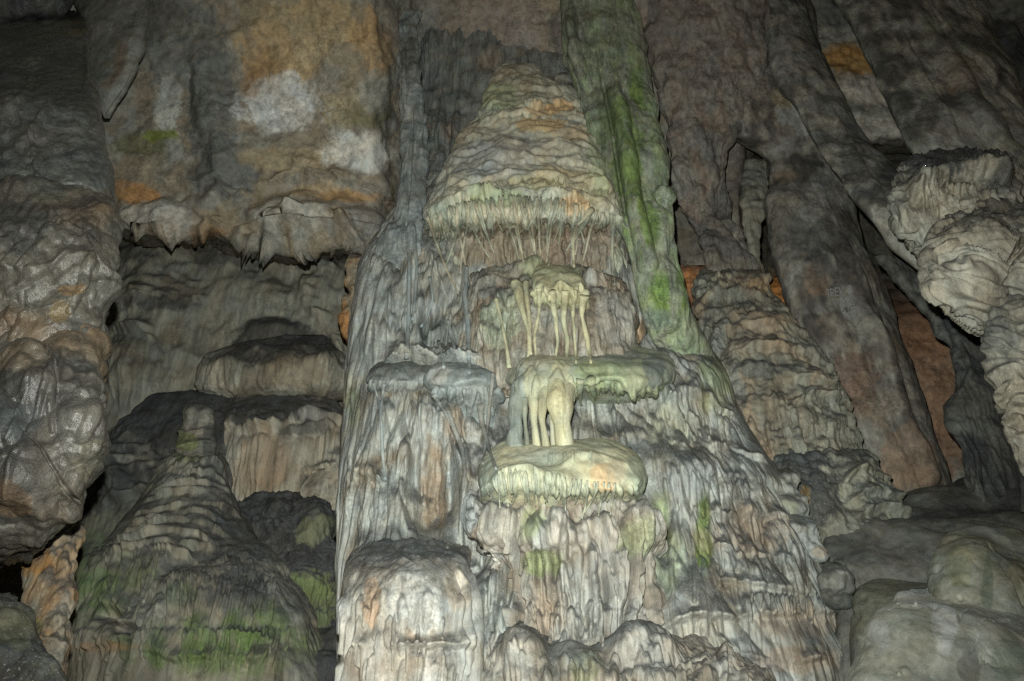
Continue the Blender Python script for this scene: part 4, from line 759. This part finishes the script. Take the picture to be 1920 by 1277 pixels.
#FORE
# ================================================================ wet foreground column on the left
fc = empty('foreground_column',0,0,0,'big wet glistening grey column close by on the left edge, crumpled and lumpy','rock column')
form('upper_bulb', [(24,110,142,4.4),(29,60,154,4.2),(38,-20,160,4.0),(55,-120,163,3.8),(85,-150,167,3.6),(140,-200,176,3.4),(200,-220,190,3.2),(260,-230,200,3.18),(330,-240,208,3.15),(390,-240,210,3.2),(430,-240,206,3.3),(480,-240,200,3.4)], M['wet'], fc, k=.6, step=1.8,
  seed=70, S=1.75, dust=.2, pal=((.075,.08,.077),(.12,.12,.11)), ro=(3,.02),
  led=[([0,300,60,240,100,200],.02,30,14,4)],
  bu=[(15,190,50,60,.05),(25,230,18,20,-.03),(15,270,16,20,-.03),(40,285,12,14,-.02),(50,330,16,12,-.02),(10,140,30,20,.03),(60,250,30,20,.03)],
  st=[([150,40,162,80,164,150],5,5,.02),([0,345,50,335,90,350,150,350],8,8,-.03),([20,120,60,150,40,200],8,6,.015),([90,200,60,260,70,330],8,6,.015)], bl=(9,.012,.8),
  sta=[(130,55,44,24,(0.132,0.121,0.072),.8),(60,60,80,20,(0.088,0.088,0.061),.6),(30,230,60,80,(0.110,0.105,0.099),.5),(120,140,60,60,(0.055,0.061,0.058),.6)])
form('middle', [(320,-150,120,3.5),(334,-200,178,3.32),(358,-220,203,3.14),(410,-230,209,2.98),(470,-240,210,2.98),(530,-240,206,3.0),(590,-240,196,3.05),(650,-240,188,3.1),(700,-240,182,3.2),(760,-240,180,3.3)], M['wet'], fc, k=.6, step=1.7,
  seed=71, S=1.75, dust=.2, pal=((.045,.042,.036),(.11,.10,.08),(.14,.09,.05)), ro=(2.4,.04), cr=(5,.03,.75,-.65), bl=(5,.04,.8),
  led=[([0,372,60,360,110,380,150,420,175,470],.03,26,8,4),([0,560,80,520,140,470],.03,20,6,4)],
  st=[([60,365,100,400,150,440,190,520],7,3,.02)]+ropes(-20,200,370,620,14,60,130,9,20,.03,202,500,-500,.3),
  sta=[(130,545,26,12,(0.165,0.099,0.044),.8),(110,590,20,26,(0.165,0.110,0.039),.6),(60,640,60,30,(0.121,0.088,0.055),.7),(40,430,60,60,(0.050,0.052,0.050),.6),(90,370,34,14,(0.132,0.132,0.105),.7)])
form('lower', [(560,-150,40,3.55),(576,-200,120,3.35),(605,-220,165,3.15),(660,-230,184,3.0),(730,-240,184,2.93),(790,-240,182,2.92),(840,-240,172,2.94),(890,-240,160,2.95),(940,-240,136,3.0),(970,-235,120,3.05),(1000,-220,105,3.1),(1025,-200,78,3.2),(1042,-170,40,3.3),(1052,-140,0,3.45),(1058,-120,-30,3.6)], M['wet'], fc, k=.6, step=1.7,
  seed=72, S=1.75, dust=.2, pal=((.045,.042,.036),(.115,.102,.082),(.14,.09,.045)), ro=(2.4,.04), cr=(5,.03,.55,-.85), bl=(5,.045,.8),
  st=[([60,640,90,680,105,720,112,770],4,1,-.03),([40,800,70,830,90,870,130,930],2,4,-.03),([110,720,150,760,165,850],8,3,.02)]+ropes(-20,170,640,960,12,60,150,9,22,.03,201,400,-300,.3),
  bu=[(60,700,60,60,.06),(140,800,40,90,.05),(40,900,80,90,.06),(20,800,40,50,.05)],
  sta=[(20,930,50,40,(0.138,0.083,0.044),.7),(140,860,26,50,(0.132,0.116,0.077),.6),(40,690,50,30,(0.127,0.099,0.066),.6),(30,800,50,40,(0.055,0.061,0.063),.7),(100,960,40,40,(0.110,0.094,0.072),.6)])
HB = form('hanging_bulb', [(-80,110,300,4.6),(-20,132,284,4.5),(30,146,278,4.5),(70,152,274,4.5),(110,160,262,4.5),(150,170,246,4.5),(185,180,228,4.55),(205,188,216,4.6),(222,196,206,4.65)], M['smooth'], k=.6, step=2,
  seed=73, S=1.6, pal=((.14,.14,.12),(.18,.175,.155)), ro=(4,.02), st=[([276,60,262,110,240,160,215,195,203,215],6,5,.02)], stl=[([262,60,248,110,226,150,200,200],16,(.25,.25,.22),.7),([230,90,222,130,200,160],14,(.15,.11,.08),.6)], sta=[(200,40,40,30,(.2,.2,.17),.5)])
tag(HB,'smooth brown-grey bulb hanging behind the top of the wet foreground column','hanging rock')
CT = form('dark_rock', [(-120,-300,240,4.0),(-40,-280,190,4.1),(0,-260,140,4.2),(30,-250,110,4.3),(60,-250,80,4.5)], M['wet'], k=.4, step=3, seed=74, S=1.6, pal=(SOOT,DARK), ro=(3,.05), sta=[(115,15,12,18,(.2,.2,.2),.6)])
tag(CT,'black rock mass in the top left corner above the wet column','rock')

#GRAFFITI
# scratched writing on the leaning column
GL = {'T':[[0,0,1,0],[.5,0,.5,1]],'R':[[0,1,0,0,.8,.1,.8,.45,0,.5],[.3,.5,1,1]],'E':[[1,0,0,0,0,1,1,1],[0,.5,.8,.5]],'V':[[0,0,.5,1,1,0]],'W':[[0,0,.25,1,.5,.3,.75,1,1,0]],'O':[[.5,0,0,.3,0,.8,.5,1,1,.8,1,.3,.5,0]],
      '2':[[0,.2,.4,0,.9,.2,.8,.5,0,1,1,1]],'Y':[[0,0,.5,.5,1,0],[.5,.5,.5,1]],'K':[[0,0,0,1],[1,0,0,.5,1,1]],'P':[[0,1,0,0,.9,.15,.8,.45,0,.5]],'S':[[1,.1,.4,0,0,.25,.9,.7,.6,1,0,.9]],':':[[.4,.2,.5,.25],[.4,.7,.5,.75]]}
def scratch(text, x, y, w_, h_, dx, dy):
    segs = []
    for ch in text:
        for s in GL.get(ch, []):
            segs.append([v for k_ in range(0, len(s), 2) for v in (x+s[k_]*w_*.8 - s[k_+1]*h_*-.12, y+s[k_+1]*h_)])
        x += w_; y += dy
    return segs
from mathutils.bvhtree import BVHTree
mesh = CA.data
co = np.zeros(len(mesh.vertices)*3, np.float32); mesh.vertices.foreach_get('co', co); co = co.reshape(-1, 3)
bvh = BVHTree.FromPolygons([tuple(v) for v in co.tolist()], [tuple(p.vertices) for p in mesh.polygons])
def on_col(x, y):
    a, b, c_ = ray(x, y); d = Vector((a, b, c_)).normalized(); h = bvh.ray_cast(Vector(CAM), d)
    return np.array(h[0]) - np.array(d)*.004 if h[0] else None
gv, gf = [], []
for segs in (scratch('TREV:S', 1549, 543, 8, 14, 0, -1.5), scratch('W2Y', 1562, 561, 11, 13, 0, -2), scratch('KYE', 1577, 573, 9, 11, 0, -1), scratch('2O2', 1580, 585, 9, 11, 0, -1)):
    for s in segs:
        p_ = np.array(s).reshape(-1, 2)
        for k_ in range(len(p_)-1):
            n_ = max(2, int(np.hypot(*(p_[k_+1]-p_[k_]))/2)); d_ = p_[k_+1]-p_[k_]; L_ = np.hypot(*d_)+1e-6; nn_ = np.array([-d_[1], d_[0]])/L_*.95
            prev = None
            for q in np.linspace(0, 1, n_):
                c_ = p_[k_]+d_*q; A, B = on_col(*(c_-nn_)), on_col(*(c_+nn_))
                if A is None or B is None: prev = None; continue
                gv += [tuple(A), tuple(B)]
                if prev is not None: gf.append((prev, prev+1, len(gv)-1, len(gv)-2))
                prev = len(gv)-2
gm = bpy.data.meshes.new('scratched_writing'); gm.from_pydata(gv, [], gf)
mt = bpy.data.materials.new('scratch_chalk'); mt.use_nodes = True; nd = mt.node_tree.nodes
nz_ = nd.new('ShaderNodeTexNoise'); nz_.inputs['Scale'].default_value = 25; rp = nd.new('ShaderNodeMapRange'); rp.inputs[3].default_value = .2; rp.inputs[4].default_value = .42
mt.node_tree.links.new(nz_.outputs[0], rp.inputs[0]); cb = nd.new('ShaderNodeCombineColor'); 
for i_ in range(3): mt.node_tree.links.new(rp.outputs[0], cb.inputs[i_])
mt.node_tree.links.new(cb.outputs[0], nd['Principled BSDF'].inputs['Base Color']); nd['Principled BSDF'].inputs['Roughness'].default_value = .9
gm.materials.append(mt); go = bpy.data.objects.new('scratched_writing', gm); col.objects.link(go); go.parent = CA
print('built in', round(time.time()-T_START, 1), 's; verts', sum(len(o.data.vertices) for o in sc.objects if o.type == 'MESH'))
